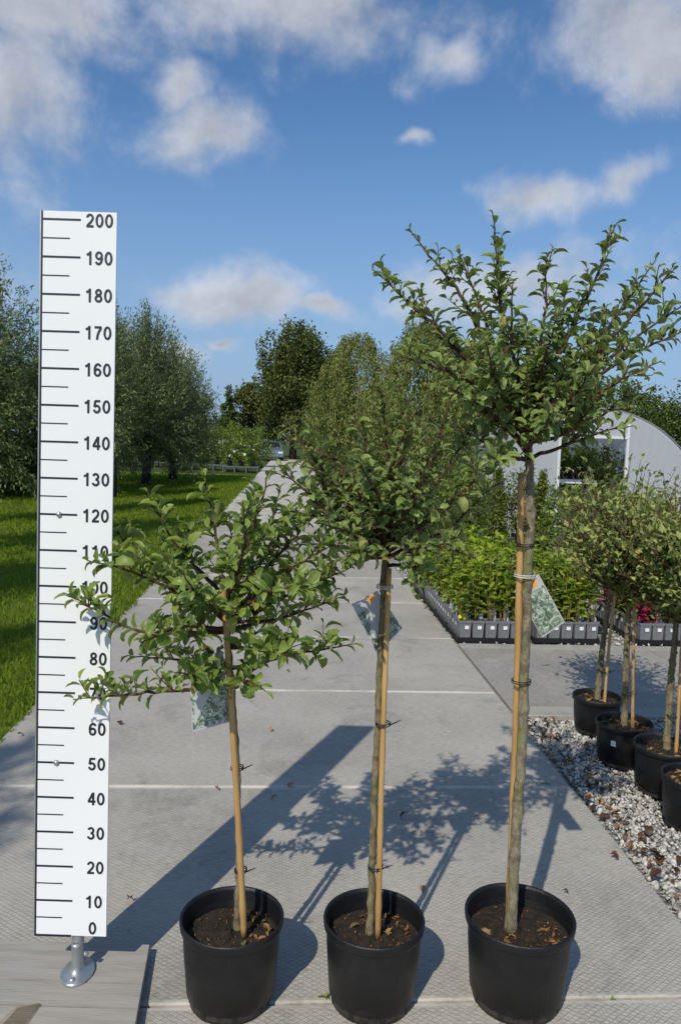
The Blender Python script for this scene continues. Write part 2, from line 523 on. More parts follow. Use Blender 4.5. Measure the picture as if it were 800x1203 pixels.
M['lime'] = leaf_mat('conifer_spray', (0.08, 0.12, 0.014), (0.20, 0.23, 0.03), (0.14, 0.17, 0.03), 0.6, 0.2)
M['rust'] = leaf_mat('rusty_leaf', (0.09, 0.05, 0.022), (0.22, 0.12, 0.05), (0.2, 0.12, 0.06), 0.6, 0.2)
M['white_flower'] = leaf_mat('white_petal', (0.6, 0.6, 0.57), (0.8, 0.8, 0.78), (0.7, 0.7, 0.68), 0.6, 0.3)
M['crimson'] = leaf_mat('crimson_leaf', (0.16, 0.012, 0.03), (0.36, 0.03, 0.07), (0.25, 0.04, 0.07), 0.5, 0.3)
M['stems'] = plain('seedling_stem', (0.24, 0.15, 0.05), (0.33, 0.26, 0.10), 30, 0.6)
M['red_stems'] = plain('crimson_stem', (0.20, 0.015, 0.03), (0.28, 0.03, 0.06), 30, 0.6)
M['grey_pot'] = plain('grey_square_pot', (0.15, 0.155, 0.165), (0.20, 0.205, 0.215), 10, 0.45)
M['tray'] = plain('black_tray', (0.01, 0.01, 0.01), None, rough=0.5)
M['white'] = plain('white_plastic', (0.74, 0.74, 0.75), None, rough=0.4)
M['yellow'] = plain('yellow_card', (0.75, 0.62, 0.02), None, rough=0.5)
M['film'] = film_mat()
M['white_metal'] = plain('white_metal', (0.62, 0.63, 0.65), (0.7, 0.7, 0.72), 10, 0.45)
M['table_grey'] = plain('grey_table', (0.10, 0.105, 0.11), (0.14, 0.145, 0.15), 10, 0.6)
M['teal'] = plain('teal_plastic', (0.012, 0.20, 0.17), (0.02, 0.25, 0.21), 3, 0.45)
M['car'] = plain('car_paint', (0.20, 0.25, 0.31), None, rough=0.15, metal=0.4)
M['car_glass'] = plain('car_glass', (0.02, 0.025, 0.03), None, rough=0.05, spec=0.8)
M['tyre'] = plain('tyre_rubber', (0.012, 0.012, 0.012), None, rough=0.8)
M['lamp'] = plain('lamp_glass', (0.75, 0.75, 0.75), None, rough=0.1)


# ------------------------------------------------------------------ mesh helpers
def link(name, data, mat=None, parent=None, loc=None, rot=None):
    o = bpy.data.objects.new(name, data)
    C.objects.link(o)
    if mat is not None and data is not None and not data.materials:
        data.materials.append(mat)
    if parent is not None:
        o.parent = parent
    if loc is not None:
        o.location = loc
    if rot is not None:
        o.rotation_euler = rot
    return o


def tag(o, label, cat, group=None):
    o['label'] = label
    o['category'] = cat
    if group:
        o['group'] = group
    return o


def thing(name, label, cat, loc=(0, 0, 0), rot=(0, 0, 0), group=None):
    return tag(link(name, None, None, None, loc, rot), label, cat, group)


def structure(o):
    o['kind'] = 'structure'
    return o


def stuff(o):
    o['kind'] = 'stuff'
    return o


def np_mesh(name, v, f, var=None, smooth=False, rim=None):
    """mesh from numpy arrays; f holds triangles or quads, all alike"""
    v = np.asarray(v, dtype=np.float32)
    f = np.asarray(f, dtype=np.int32)
    k = f.shape[1]
    me = bpy.data.meshes.new(name)
    me.vertices.add(len(v))
    me.vertices.foreach_set('co', v.ravel())
    me.loops.add(f.size)
    me.loops.foreach_set('vertex_index', f.ravel())
    me.polygons.add(len(f))
    me.polygons.foreach_set('loop_start', np.arange(0, f.size, k, dtype=np.int32))
    me.polygons.foreach_set('loop_total', np.full(len(f), k, dtype=np.int32))
    if smooth:
        me.polygons.foreach_set('use_smooth', np.ones(len(f), dtype=bool))
    if var is not None:
        a = me.attributes.new('var', 'FLOAT', 'POINT')
        a.data.foreach_set('value', np.asarray(var, dtype=np.float32))
    if rim is not None:
        a = me.attributes.new('rim', 'FLOAT', 'POINT')
        a.data.foreach_set('value', np.asarray(rim, dtype=np.float32))
    me.update(calc_edges=True)
    return me


def py_mesh(name, v, f, smooth=False):
    me = bpy.data.meshes.new(name)
    me.from_pydata([tuple(p) for p in v], [], [tuple(q) for q in f])
    if smooth:
        for p in me.polygons:
            p.use_smooth = True
    me.update()
    return me


class MB:
    """collects boxes, tubes and lathes, then builds ONE mesh"""
    def __init__(self):
        self.v, self.f, self.sm = [], [], []

    def add(self, v, f, smooth=False):
        n = len(self.v)
        self.v += [tuple(p) for p in v]
        self.f += [tuple(i + n for i in q) for q in f]
        self.sm += [smooth] * len(f)
        return self

    def box(self, x0, x1, y0, y1, z0, z1, bev=0.0):
        if bev <= 0:
            v = [(x, y, z) for z in (z0, z1) for y in (y0, y1) for x in (x0, x1)]
            return self.add(v, [(0, 2, 3, 1), (4, 5, 7, 6), (0, 1, 5, 4), (2, 6, 7, 3), (0, 4, 6, 2), (1, 3, 7, 5)])
        rings = []
        for (z, i) in ((z0, bev), (z0 + bev, 0), (z1 - bev, 0), (z1, bev)):
            xa, xb, ya, yb = x0 + i, x1 - i, y0 + i, y1 - i
            c = bev
            rings.append([(xa + c, ya, z), (xb - c, ya, z), (xb, ya + c, z), (xb, yb - c, z), (xb - c, yb, z), (xa + c, yb, z), (xa, yb - c, z), (xa, ya + c, z)])
        v = [p for r in rings for p in r]
        f = [tuple(range(7, -1, -1)), tuple(range(24, 32))]
        for k in range(3):
            for j in range(8):
                a, b2 = k * 8 + j, k * 8 + (j + 1) % 8
                f.append((a, b2, b2 + 8, a + 8))
        return self.add(v, f)

    def tube(self, pts, rad, n=8, caps=True, smooth=True):
        pts = [Vector(p) for p in pts]
        if not hasattr(rad, '__len__'):
            rad = [rad] * len(pts)
        v, f = [], []
        ref = None
        for i, p in enumerate(pts):
            t = (pts[min(i + 1, len(pts) - 1)] - pts[max(i - 1, 0)]).normalized()
            if ref is None:
                ref = t.orthogonal().normalized()
            ref = (ref - t * ref.dot(t)).normalized()
            bn = t.cross(ref)
            for k in range(n):
                a = 2 * math.pi * k / n
                v.append(p + (ref * math.cos(a) + bn * math.sin(a)) * rad[i])
        for i in range(len(pts) - 1):
            for k in range(n):
                a, b2 = i * n + k, i * n + (k + 1) % n
                f.append((a, b2, b2 + n, a + n))
        if caps:
            f.append(tuple(range(n - 1, -1, -1)))
            f.append(tuple(range(len(v) - n, len(v))))
        return self.add(v, f, smooth)

    def lathe(self, prof, n=32, smooth=True, sx=1.0, sy=1.0, c=(0, 0)):
        v, f = [], []
        for r, z in prof:
            for k in range(n):
                a = 2 * math.pi * k / n
                v.append((c[0] + r * sx * math.cos(a), c[1] + r * sy * math.sin(a), z))
        for i in range(len(prof) - 1):
            for k in range(n):
                a, b2 = i * n + k, i * n + (k + 1) % n
                f.append((a, b2, b2 + n, a + n))
        return self.add(v, f, smooth)

    def mesh(self, name):
        me = py_mesh(name, self.v, self.f)
        me.polygons.foreach_set('use_smooth', np.array(self.sm, dtype=bool))
        return me

    def build(self, name, mat, parent=None, loc=None, rot=None):
        return link(name, self.mesh(name), mat, parent, loc, rot)


def norm(a):
    return a / np.maximum(np.linalg.norm(a, axis=-1, keepdims=True), 1e-9)


def frames(d, up):
    """rotation matrices whose Y axis is d and whose Z axis leans to up"""
    Y = norm(d)
    X = norm(np.cross(Y, up))
    Z = np.cross(X, Y)
    return np.stack([X, Y, Z], axis=2)


def instance_arrays(tv, tf, pos, R, scale, var):
    """numpy copies of a template: used for foliage, grass, stones"""
    n, k = len(pos), len(tv)
    sc = np.asarray(scale, dtype=np.float64)
    if sc.ndim == 1:
        sc = np.repeat(sc[:, None], 3, 1)
    loc = tv[None] * sc[:, None, :]
    v = np.einsum('nij,nkj->nki', R, loc) + pos[:, None, :]
    f = tf[None] + (np.arange(n) * k)[:, None, None]
    return v.reshape(-1, 3), f.reshape(-1, tf.shape[1]), np.repeat(var, k)


# leaf of 4 triangles (folded and drooping)
LV = np.array([[0, 0, 0], [-.5, .45, .10], [0, .5, 0], [.5, .45, .10], [0, 1, -.14]])
LF = np.array([[0, 2, 1], [0, 3, 2], [1, 2, 4], [2, 3, 4]])
# leaf of 2 triangles for far foliage
SV = np.array([[0, 0, 0], [-.5, .5, .12], [0, 1, -.08], [.5, .5, .12]])
SF = np.array([[0, 2, 1], [0, 3, 2]])


def cloud_mesh(name, pos, d, L, Wd, simple=True, up=None, seedvar=None):
    n = len(pos)
    if up is None:
        up = np.array([0, 0, 1.0]) + rng.normal(0, .45, (n, 3))
    R = frames(d, up)
    var = rng.random(n) if seedvar is None else seedvar
    sc = np.stack([Wd, L, L], 1)
    v, f, vv = instance_arrays(SV if simple else LV, SF if simple else LF, pos, R, sc, var)
    return np_mesh(name, v, f, vv)


def rand_dirs(n):
    return norm(rng.normal(0, 1, (n, 3)))


def bez(p0, p1, p2, n):
    t = np.linspace(0, 1, n)[:, None]
    p0, p1, p2 = (np.array(p, dtype=float) for p in (p0, p1, p2))
    return (1 - t) ** 2 * p0 + 2 * t * (1 - t) * p1 + t * t * p2


def copy_tree(o, parent=None):
    c = o.copy()
    C.objects.link(c)
    c.parent = parent
    for ch in list(o.children):
        copy_tree(ch, c)
    return c


# ------------------------------------------------------------------ the setting: ground, lawn, path, gravel
structure(link('ground', py_mesh('ground', [(-400, -60, -.06), (400, -60, -.06), (400, 800, -.06), (-400, 800, -.06)], [(0, 1, 2, 3)]), M['ground']))

PL, PR = -1.43, 1.335
J0, JP = 2.04, 1.36


def sheet(name, a0, a1, b0, b1, z, mat, na=1, nb=1):
    v, f = [], []
    for j in range(nb + 1):
        for i in range(na + 1):
            v.append(P(a0 + (a1 - a0) * i / na, b0 + (b1 - b0) * j / nb, z))
    for j in range(nb):
        for i in range(na):
            q = j * (na + 1) + i
            f.append((q, q + 1, q + na + 2, q + na + 1))
    return structure(link(name, py_mesh(name, v, f), mat))


sheet('lawn', -40, PL - 0.02, -8, 34, -0.022, M['lawn'])
sheet('gravel_bed', PR + 0.012, 9.0, -4, 24, -0.03, M['gravel_bed'])
path = sheet('concrete_path', PL - .01, PR + .005, -4, 62, -0.05, M['joint'])
side_path = sheet('side_path', PR + .012, 9.0, 4.345, 5.98, -0.026, M['joint'])


def slab_mesh(w, d, th=0.10):
    mb = MB()
    mb.box(-w / 2, w / 2, -d / 2, d / 2, -th, 0, 0.005)
    return mb.mesh('slab')


sm_ = slab_mesh(PR - PL, JP - 0.010)
for k in range(-4, 9):
    b = J0 + JP * (k + 0.5)
    o = link('slab', sm_, M['slab'], path, P((PL + PR) / 2, b, random.uniform(-.003, .003)), (random.uniform(-.0012, .0012), random.uniform(-.0012, .0012), PHI))
far_b = J0 + JP * 9
fs = slab_mesh(PR - PL, 62 - far_b)
fo = link('far_slabs', fs, M['slab'], path, P((PL + PR) / 2, (62 + far_b) / 2, 0), (0, 0, PHI))
ss = slab_mesh(1.50, 1.615)
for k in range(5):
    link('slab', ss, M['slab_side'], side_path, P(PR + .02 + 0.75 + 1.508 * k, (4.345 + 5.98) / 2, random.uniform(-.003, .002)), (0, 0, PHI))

# grass blades
nb = 130000
b_ = 2.0 + 30 * rng.random(nb) ** 1.7
a_ = PL + .022 - np.abs(rng.random(nb)) ** 1.35 * 6.5 + .02 * np.sin(b_ * 9) * np.sin(b_ * 3.7)
pos = np.stack([a_ * NX + b_ * UX, a_ * NY + b_ * UY, np.full(nb, -.022)], 1)
hg = rng.uniform(.02, .055, nb) * (1 + b_ / 25)
d = norm(np.stack([rng.normal(0, .45, nb), rng.normal(0, .45, nb), np.ones(nb)], 1))
gm = cloud_mesh('grass', pos, d, hg, .004 + .0006 * b_, up=rng.normal(0, 1, (nb, 3)))
go = stuff(link('grass', gm, M['grass']))
tag(go, 'short mown green grass of the lawn left of the path', 'grass')

# gravel stones
phi_ = (1 + 5 ** .5) / 2
IV = np.array([(-1, phi_, 0), (1, phi_, 0), (-1, -phi_, 0), (1, -phi_, 0), (0, -1, phi_), (0, 1, phi_), (0, -1, -phi_), (0, 1, -phi_), (phi_, 0, -1), (phi_, 0, 1), (-phi_, 0, -1), (-phi_, 0, 1)])
IV = IV / np.linalg.norm(IV[0])
IF = np.array([(0, 11, 5), (0, 5, 1), (0, 1, 7), (0, 7, 10), (0, 10, 11), (1, 5, 9), (5, 11, 4), (11, 10, 2), (10, 7, 6), (7, 1, 8), (3, 9, 4), (3, 4, 2), (3, 2, 6), (3, 6, 8), (3, 8, 9), (4, 9, 5), (2, 4, 11), (6, 2, 10), (8, 6, 7), (9, 8, 1)])


def stones(n, arng, brng, s0, s1, z):
    a = rng.uniform(*arng, n)
    b = rng.uniform(*brng, n)
    pos = np.stack([a * NX + b * UX, a * NY + b * UY, z + rng.uniform(-.006, .008, n)], 1)
    R = frames(rand_dirs(n), rand_dirs(n))
    s = s0 + (s1 - s0) * rng.random(n) ** 2
    sc = np.stack([s * rng.uniform(.8, 1.3, n), s * rng.uniform(.7, 1.1, n), s * rng.uniform(.45, .8, n)], 1)
    tv = IV * rng.uniform(.8, 1.15, (12, 1))
    v, f, vv = instance_arrays(tv, IF, pos, R, sc, rng.random(n))
    v = v + rng.normal(0, .0009, v.shape)
    return v, f, vv


parts = [stones(26000, (PR + .03, 3.2), (1.4, 4.33), .006, .0155, -.018),
         stones(5000, (PR + .03, 4.6), (6.0, 9.6), .008, .018, -.018)]
vs, fs_, vv_, off = [], [], [], 0
for v, f, q in parts:
    vs.append(v)
    fs_.append(f + off)
    vv_.append(q)
    off += len(v)
gs = stuff(link('gravel', np_mesh('gravel', np.concatenate(vs), np.concatenate(fs_), np.concatenate(vv_)), M['stone']))
tag(gs, 'white and grey gravel stones right of the concrete path', 'gravel')

# ------------------------------------------------------------------ measuring board
BS = 0.978
BX, BY, BZ = -0.833 * BS, 2.105 * BS, H - 1.4255 * BS
board = thing('measuring_board', 'tall white height gauge board with black numbers from 0 to 200', 'gauge',
              (BX, BY, BZ), (-0.034, 0.0, math.radians(-0.15)))
board.scale = (BS, BS, BS)
BW, BT = 0.204, 2.022
MB().box(0.0045, BW, 0, 0.006, -0.002, BT).build('panel', M['board'], board)
MB().box(0, 0.0045, -0.0015, 0.008, -0.006, BT).build('edge_strip', M['print'], board)
MB().box(-0.004, 0, 0.001, 0.012, -0.006, BT).build('aluminium_edge', M['alu'], board)
MB().box(0.0045, 0.104, -0.0012, 0.0012, -0.006, 0.0000).build('tick_mark', M['print'], board)
for k in range(1, 41):
    z = k * 0.05
    if k % 2 == 0:
        MB().box(0.0045, 0.107, -0.0012, 0.0012, z - .0025, z + .0025).build('tick_mark', M['print'], board)
    else:
        MB().box(0.0045, 0.078, -0.0012, 0.0012, z - .0014, z + .0014).build('tick_mark', M['print'], board)


def arc(cx, cy, rx, ry, a0, a1, n=18):
    return [(cx + rx * math.cos(math.radians(a0 + (a1 - a0) * i / n)), cy + ry * math.sin(math.radians(a0 + (a1 - a0) * i / n))) for i in range(n + 1)]


DIG = {'0': [arc(.31, .5, .215, .42, 0, 360, 32)],
       '1': [[(.37, 0), (.37, 1.0)], [(.36, .90), (.26, .80), (.10, .735)]],
       '2': [arc(.31, .69, .205, .23, 172, -25) + [(.40, .42), (.22, .24), (.11, .085)], [(.045, .083), (.575, .083)]],
       '3': [arc(.285, .725, .19, .195, 165, -95), arc(.285, .295, .215, .215, 95, -170)],
       '4': [[(.395, .93), (.075, .30)], [(.03, .285), (.605, .285)], [(.43, 0), (.43, 1.0)]],
       '5': [[(.14, .915), (.55, .915)], [(.175, .93), (.12, .47)], arc(.295, .325, .215, .245, 140, -168)],
       '6': [arc(.315, .31, .205, .235, 0, 360, 28), arc(.345, .50, .245, .42, 38, 190)],
       '7': [[(.05, .915), (.575, .915)], [(.545, .88), (.40, .64), (.29, .36), (.235, 0)]],
       '8': [arc(.31, .735, .175, .185, 0, 360, 28), arc(.31, .285, .21, .205, 0, 360, 28)]}
DIG['9'] = [[(.62 - x, 1 - y) for x, y in st] for st in DIG['6']]


def ribbon(mb, pts, w, ox, sc, lift):
    """flat stroke of printed ink, 0.5 mm thick"""
    p = [Vector((x, y)) for x, y in pts]
    n = len(p)
    closed = (p[0] - p[-1]).length < 1e-6
    v, f = [], []
    for i in range(n):
        if closed:
            t = (p[(i + 1) % n if i < n - 1 else 1] - p[i - 1 if i > 0 else n - 2]).normalized()
        else:
            t = (p[min(i + 1, n - 1)] - p[max(i - 1, 0)]).normalized()
        q = Vector((-t.y, t.x)) * w * .5
        for s_ in (1, -1):
            for yy in (0.0, 1.0):
                c = p[i] + q * s_
                v.append((ox + c.x * sc, -.0012 - lift if yy else -.0006, c.y * sc))
    for i in range(n - 1):
        a, b2 = i * 4, i * 4 + 4
        f += [(a + 1, a + 3, b2 + 3, b2 + 1), (a, b2, b2 + 2, a + 2), (a, a + 1, b2 + 1, b2), (a + 2, b2 + 2, b2 + 3, a + 3)]
    f += [(0, 2, 3, 1), (4 * n - 4, 4 * n - 3, 4 * n - 1, 4 * n - 2)]
    mb.add(v, f)


NH, NP = 0.0365, 0.0258
for k in range(0, 21):
    t_ = str(k * 10)
    xr = 0.1965 if k > 1 else (0.193 if k else 0.178)
    zb = k * 0.1 - NH / 2 - .001 if k else 0.0035
    mb = MB()
    for i, ch in enumerate(t_):
        x0 = xr - NP * (len(t_) - i) + .0015
        for si, st in enumerate(DIG[ch]):
            ribbon(mb, st, .165, x0, NH, si * .00012)
    mb.build('numeral', M['print'], board, (0, 0, zb))
for z in (1.2, 0.5):
    bm = MB()
    bm.lathe([(0.0, 0.007), (.0045, .0065), (.0072, .004), (.0082, 0.0), (0.0, 0.0)], 20)
    bm.build('bolt', M['zinc'], board, (0.057, -0.0012, z), (math.pi / 2, 0, 0))
# post behind the board with its base fitting
px_ = 0.116
foot = board.matrix_basis.inverted()
post = MB()
post.lathe([(.0165, -0.13), (.0165, 1.95), (.0, 1.95)], 24, c=(px_, 0.026))
post_o = post.build('post', M['zinc'], board)
fl = MB()
fl.lathe([(.0, .0), (.062, .0), (.064, .003), (.064, .007), (.060, .010), (.032, .016), (.026, .026), (.0235, .034), (.0225, .088), (.0240, .091), (.0240, .099), (.0175, .0995)], 32, sx=.72, sy=1.0)
fl2 = fl.build('base_flange', M['zinc'], board, (px_, 0.026, (0.0385 - BZ) / BS), (0.034, 0, 0))
MB().lathe([(.0, .016), (.006, .015), (.008, .011), (.0085, .006)], 16).build('bolt', M['alu'], fl2, (0.0, -0.048, 0.004))
MB().lathe([(.0, .016), (.006, .015), (.008, .011), (.0085, .006)], 16).build('bolt', M['alu'], fl2, (0.0, 0.048, 0.004))
MB().lathe([(.0, .010), (.006, .009), (.007, .0)], 12).build('set_screw', M['alu'], fl2, (0.021, 0, .06), (0, math.pi / 2, 0))

# wooden platform under the board
wp = thing('plank_platform', 'grey weathered plank platform under the height gauge post', 'platform', (-0.52, 2.215, 0))
YT = [0.0, -0.172, -0.268, -0.47, -0.66]
for k in range(4):
    y1, y0 = YT[k] - .0022, YT[k + 1] + .0022
    xr = -0.012 + 0.075 * (-(y1 + y0) / 2) / .33
    L_ = 0.95
    mb = MB()
    x0 = -L_
    c0, c1 = -0.012 + 0.13 * (-y0), -0.012 + 0.13 * (-y1)
    z0, z1 = 0.012, 0.038 + random.uniform(-.001, .001)
    v = [(x0, y0, z0), (c0, y0, z0), (c1, y1, z0), (x0, y1, z0), (x0, y0, z1), (c0, y0, z1), (c1, y1, z1), (x0, y1, z1)]
    mb.add(v, [(3, 2, 1, 0), (4, 5, 6, 7), (0, 1, 5, 4), (1, 2, 6, 5), (2, 3, 7, 6), (3, 0, 4, 7)])
    mb.build('plank', M['plank'], wp)
for x in (-.85, -.12):
    MB().box(x - .035, x + .035, -.60, -.03, -0.002, 0.0115).build('batten', M['plank'], wp)
chip = MB()
chip.add([(-.30, -.275, .039), (-.235, -.262, .039), (-.245, -.36, .039), (-.33, -.37, .039), (-.29, -.285, .044), (-.24, -.27, .048), (-.25, -.355, .044), (-.31, -.36, .041)],
         [(3, 2, 1, 0), (4, 7, 6, 5), (0, 1, 5, 4), (1, 2, 6, 5), (2, 3, 7, 6), (3, 0, 4, 7)])
chip.add([(-.29, -.285, .044), (-.24, -.27, .048), (-.25, -.355, .044), (-.31, -.36, .041)], [(0, 3, 2, 1)])
chip.build('split_piece', M['fresh_wood'], wp)


# ------------------------------------------------------------------ potted trees
def pot_mesh(R=.152, Hh=.245, n=48):
    mb = MB()
    rb = R * .80
    mb.lathe([(0, .004), (rb * .93, .004), (rb, .0), (rb * 1.005, .012), (R * .945, Hh - .030), (R * .95, Hh - .028), (R * .99, Hh - .026), (R, Hh - .022), (R * 1.012, Hh - .005),
              (R * 1.0, Hh), (R * .965, Hh - .001), (R * .945, Hh - .01), (R * .93, Hh - .08), (R * .86, .03), (0, .03)], n)
    return mb.mesh('pot')


def notch_mesh(R, n=1):
    """one dark drain slot moulded into the foot of the pot"""
    mb = MB()
    rb = R * .80
    for k in range(n):
        a = 0.0
        c, s = math.cos(a), math.sin(a)
        v = []
        for z in (.001, .030):
            rr = rb + (R * .945 - rb) * z / .215
            for w in (-.007, .007):
                for q in (-.004, .0012):
                    v.append(((rr + q) * c - w * s, (rr + q) * s + w * c, z))
        mb.add(v, [(0, 1, 3, 2), (4, 6, 7, 5), (0, 4, 5, 1), (2, 3, 7, 6), (1, 5, 7, 3), (0, 2, 6, 4)])
    return mb.mesh('drain_slot')


def soil_mesh(R, z, seed):
    r2 = np.random.default_rng(seed)
    v, f = [], []
    n = 56
    rings = [0.02] + [i / 16 for i in range(1, 17)]
    for i, q in enumerate(rings):
        for k in range(n):
            a = 2 * math.pi * k / n
            v.append((R * q * math.cos(a), R * q * math.sin(a), z + (r2.normal(0, .0035) if q < 1 else -.004) + .010 * (1 - q)))
    for i in range(len(rings) - 1):
        for k in range(n):
            a, b2 = i * n + k, i * n + (k + 1) % n
            f.append((a, b2, b2 + n, a + n))
    f.append(tuple(range(n)))
    return py_mesh('soil', v, f, True)


def hi_leaf(seed, curl, fold, width):
    """ovate leaf with a toothed rim, folded along the midrib and arched: 30 triangles"""
    r2 = np.random.default_rng(seed)
    ts = [0.0, .14, .30, .46, .62, .78, .90, 1.0]
    prof = [0.02, .30, .46, .50, .45, .32, .17, .0]
    v, f = [], []
    # petiole
    def arch(t):
        return np.array([0, math.sin(curl * t) / curl, -(1 - math.cos(curl * t)) / curl])
    for i, (t, w) in enumerate(zip(ts, prof)):
        c = arch(t)
        nrm_ = np.array([0, math.sin(curl * t), math.cos(curl * t)])
        w2 = w * width * (1 + (.10 if i % 2 else -.04))
        tw = r2.normal(0, .015)
        for s in (-1, 1):
            v.append(c + np.array([s * w2 * math.cos(fold), 0, 0]) + nrm_ * (abs(w2) * math.sin(fold) + s * tw))
        v.append(c)
    for i in range(len(ts) - 1):
        a = i * 3
        f += [(a, a + 2, a + 5), (a, a + 5, a + 3), (a + 2, a + 1, a + 4), (a + 2, a + 4, a + 5)]
    v = np.array(v)
    v[:, 1] += .18
    n = len(v)
    v = np.vstack([v, [[-.012, 0, 0], [.012, 0, 0], [0, 0, .02], [-.012, .2, 0], [.012, .2, 0], [0, .2, .02]]])
    f += [(n, n + 1, n + 4), (n, n + 4, n + 3), (n + 1, n + 2, n + 5), (n + 1, n + 5, n + 4)]
    return v, np.array(f)


LEAVES = [hi_leaf(1, 1.2, .60, .56), hi_leaf(2, .85, .85, .52), hi_leaf(3, 1.6, .55, .58), hi_leaf(4, 1.0, .75, .46), hi_leaf(5, .55, .45, .62)]
RIM = np.concatenate([np.tile([1.0, 1.0, -1.0], 8), np.full(6, -1.0)])      # 1 on the leaf rim, -1 on the midrib
LEAF_ME = {}


def litter_mesh(R, z, n, seed):
    """crumbs, bark bits and curled dead leaves lying on the soil"""
    r2 = np.random.default_rng(seed)
    L = np.concatenate([r2.uniform(.003, .009, n), r2.uniform(.016, .036, 26)])
    m = len(L)
    side = r2.uniform(0, 6.28)
    a = np.where(L > .012, r2.normal(side, 1.1, m), r2.uniform(0, 6.28, m))
    q = np.minimum(R * np.sqrt(r2.uniform(.02, .95, m)), R - L * 1.15)
    pos = np.stack([q * np.cos(a), q * np.sin(a), z + .012 + .010 * (1 - q / R) + r2.uniform(-.004, .004, m)], 1)
    d = norm(np.stack([r2.normal(0, 1, m), r2.normal(0, 1, m), r2.normal(0, .3, m)], 1))
    R_ = frames(d, np.array([0, 0, 1.0]) + r2.normal(0, .5, (m, 3)))
    pos -= d * L[:, None] * .5
    sc = np.stack([L * r2.uniform(.6, 1.2, m), L, L * r2.uniform(.8, 1.5, m)], 1)
    var = np.where(L > .012, r2.uniform(.4, .98, m), r2.random(m) * .75)
    vs, fs, vv, off = [], [], [], 0
    for vi in range(len(LEAVES)):
        k = np.arange(m) % len(LEAVES) == vi
        v, f, w = instance_arrays(LEAVES[vi][0], LEAVES[vi][1], pos[k], R_[k], sc[k], var[k])
        vs.append(v)
        fs.append(f + off)
        vv.append(w)
        off += len(v)
    return np_mesh('litter', np.concatenate(vs), np.concatenate(fs), np.concatenate(vv))


def leaf_me(key, i):
    if (key, i) not in LEAF_ME:
        v, f = LEAVES[i]
        me = np_mesh('leaf', v, f, None, True, RIM)
        me.materials.append(M[key])
        LEAF_ME[(key, i)] = me
    return LEAF_ME[(key, i)]


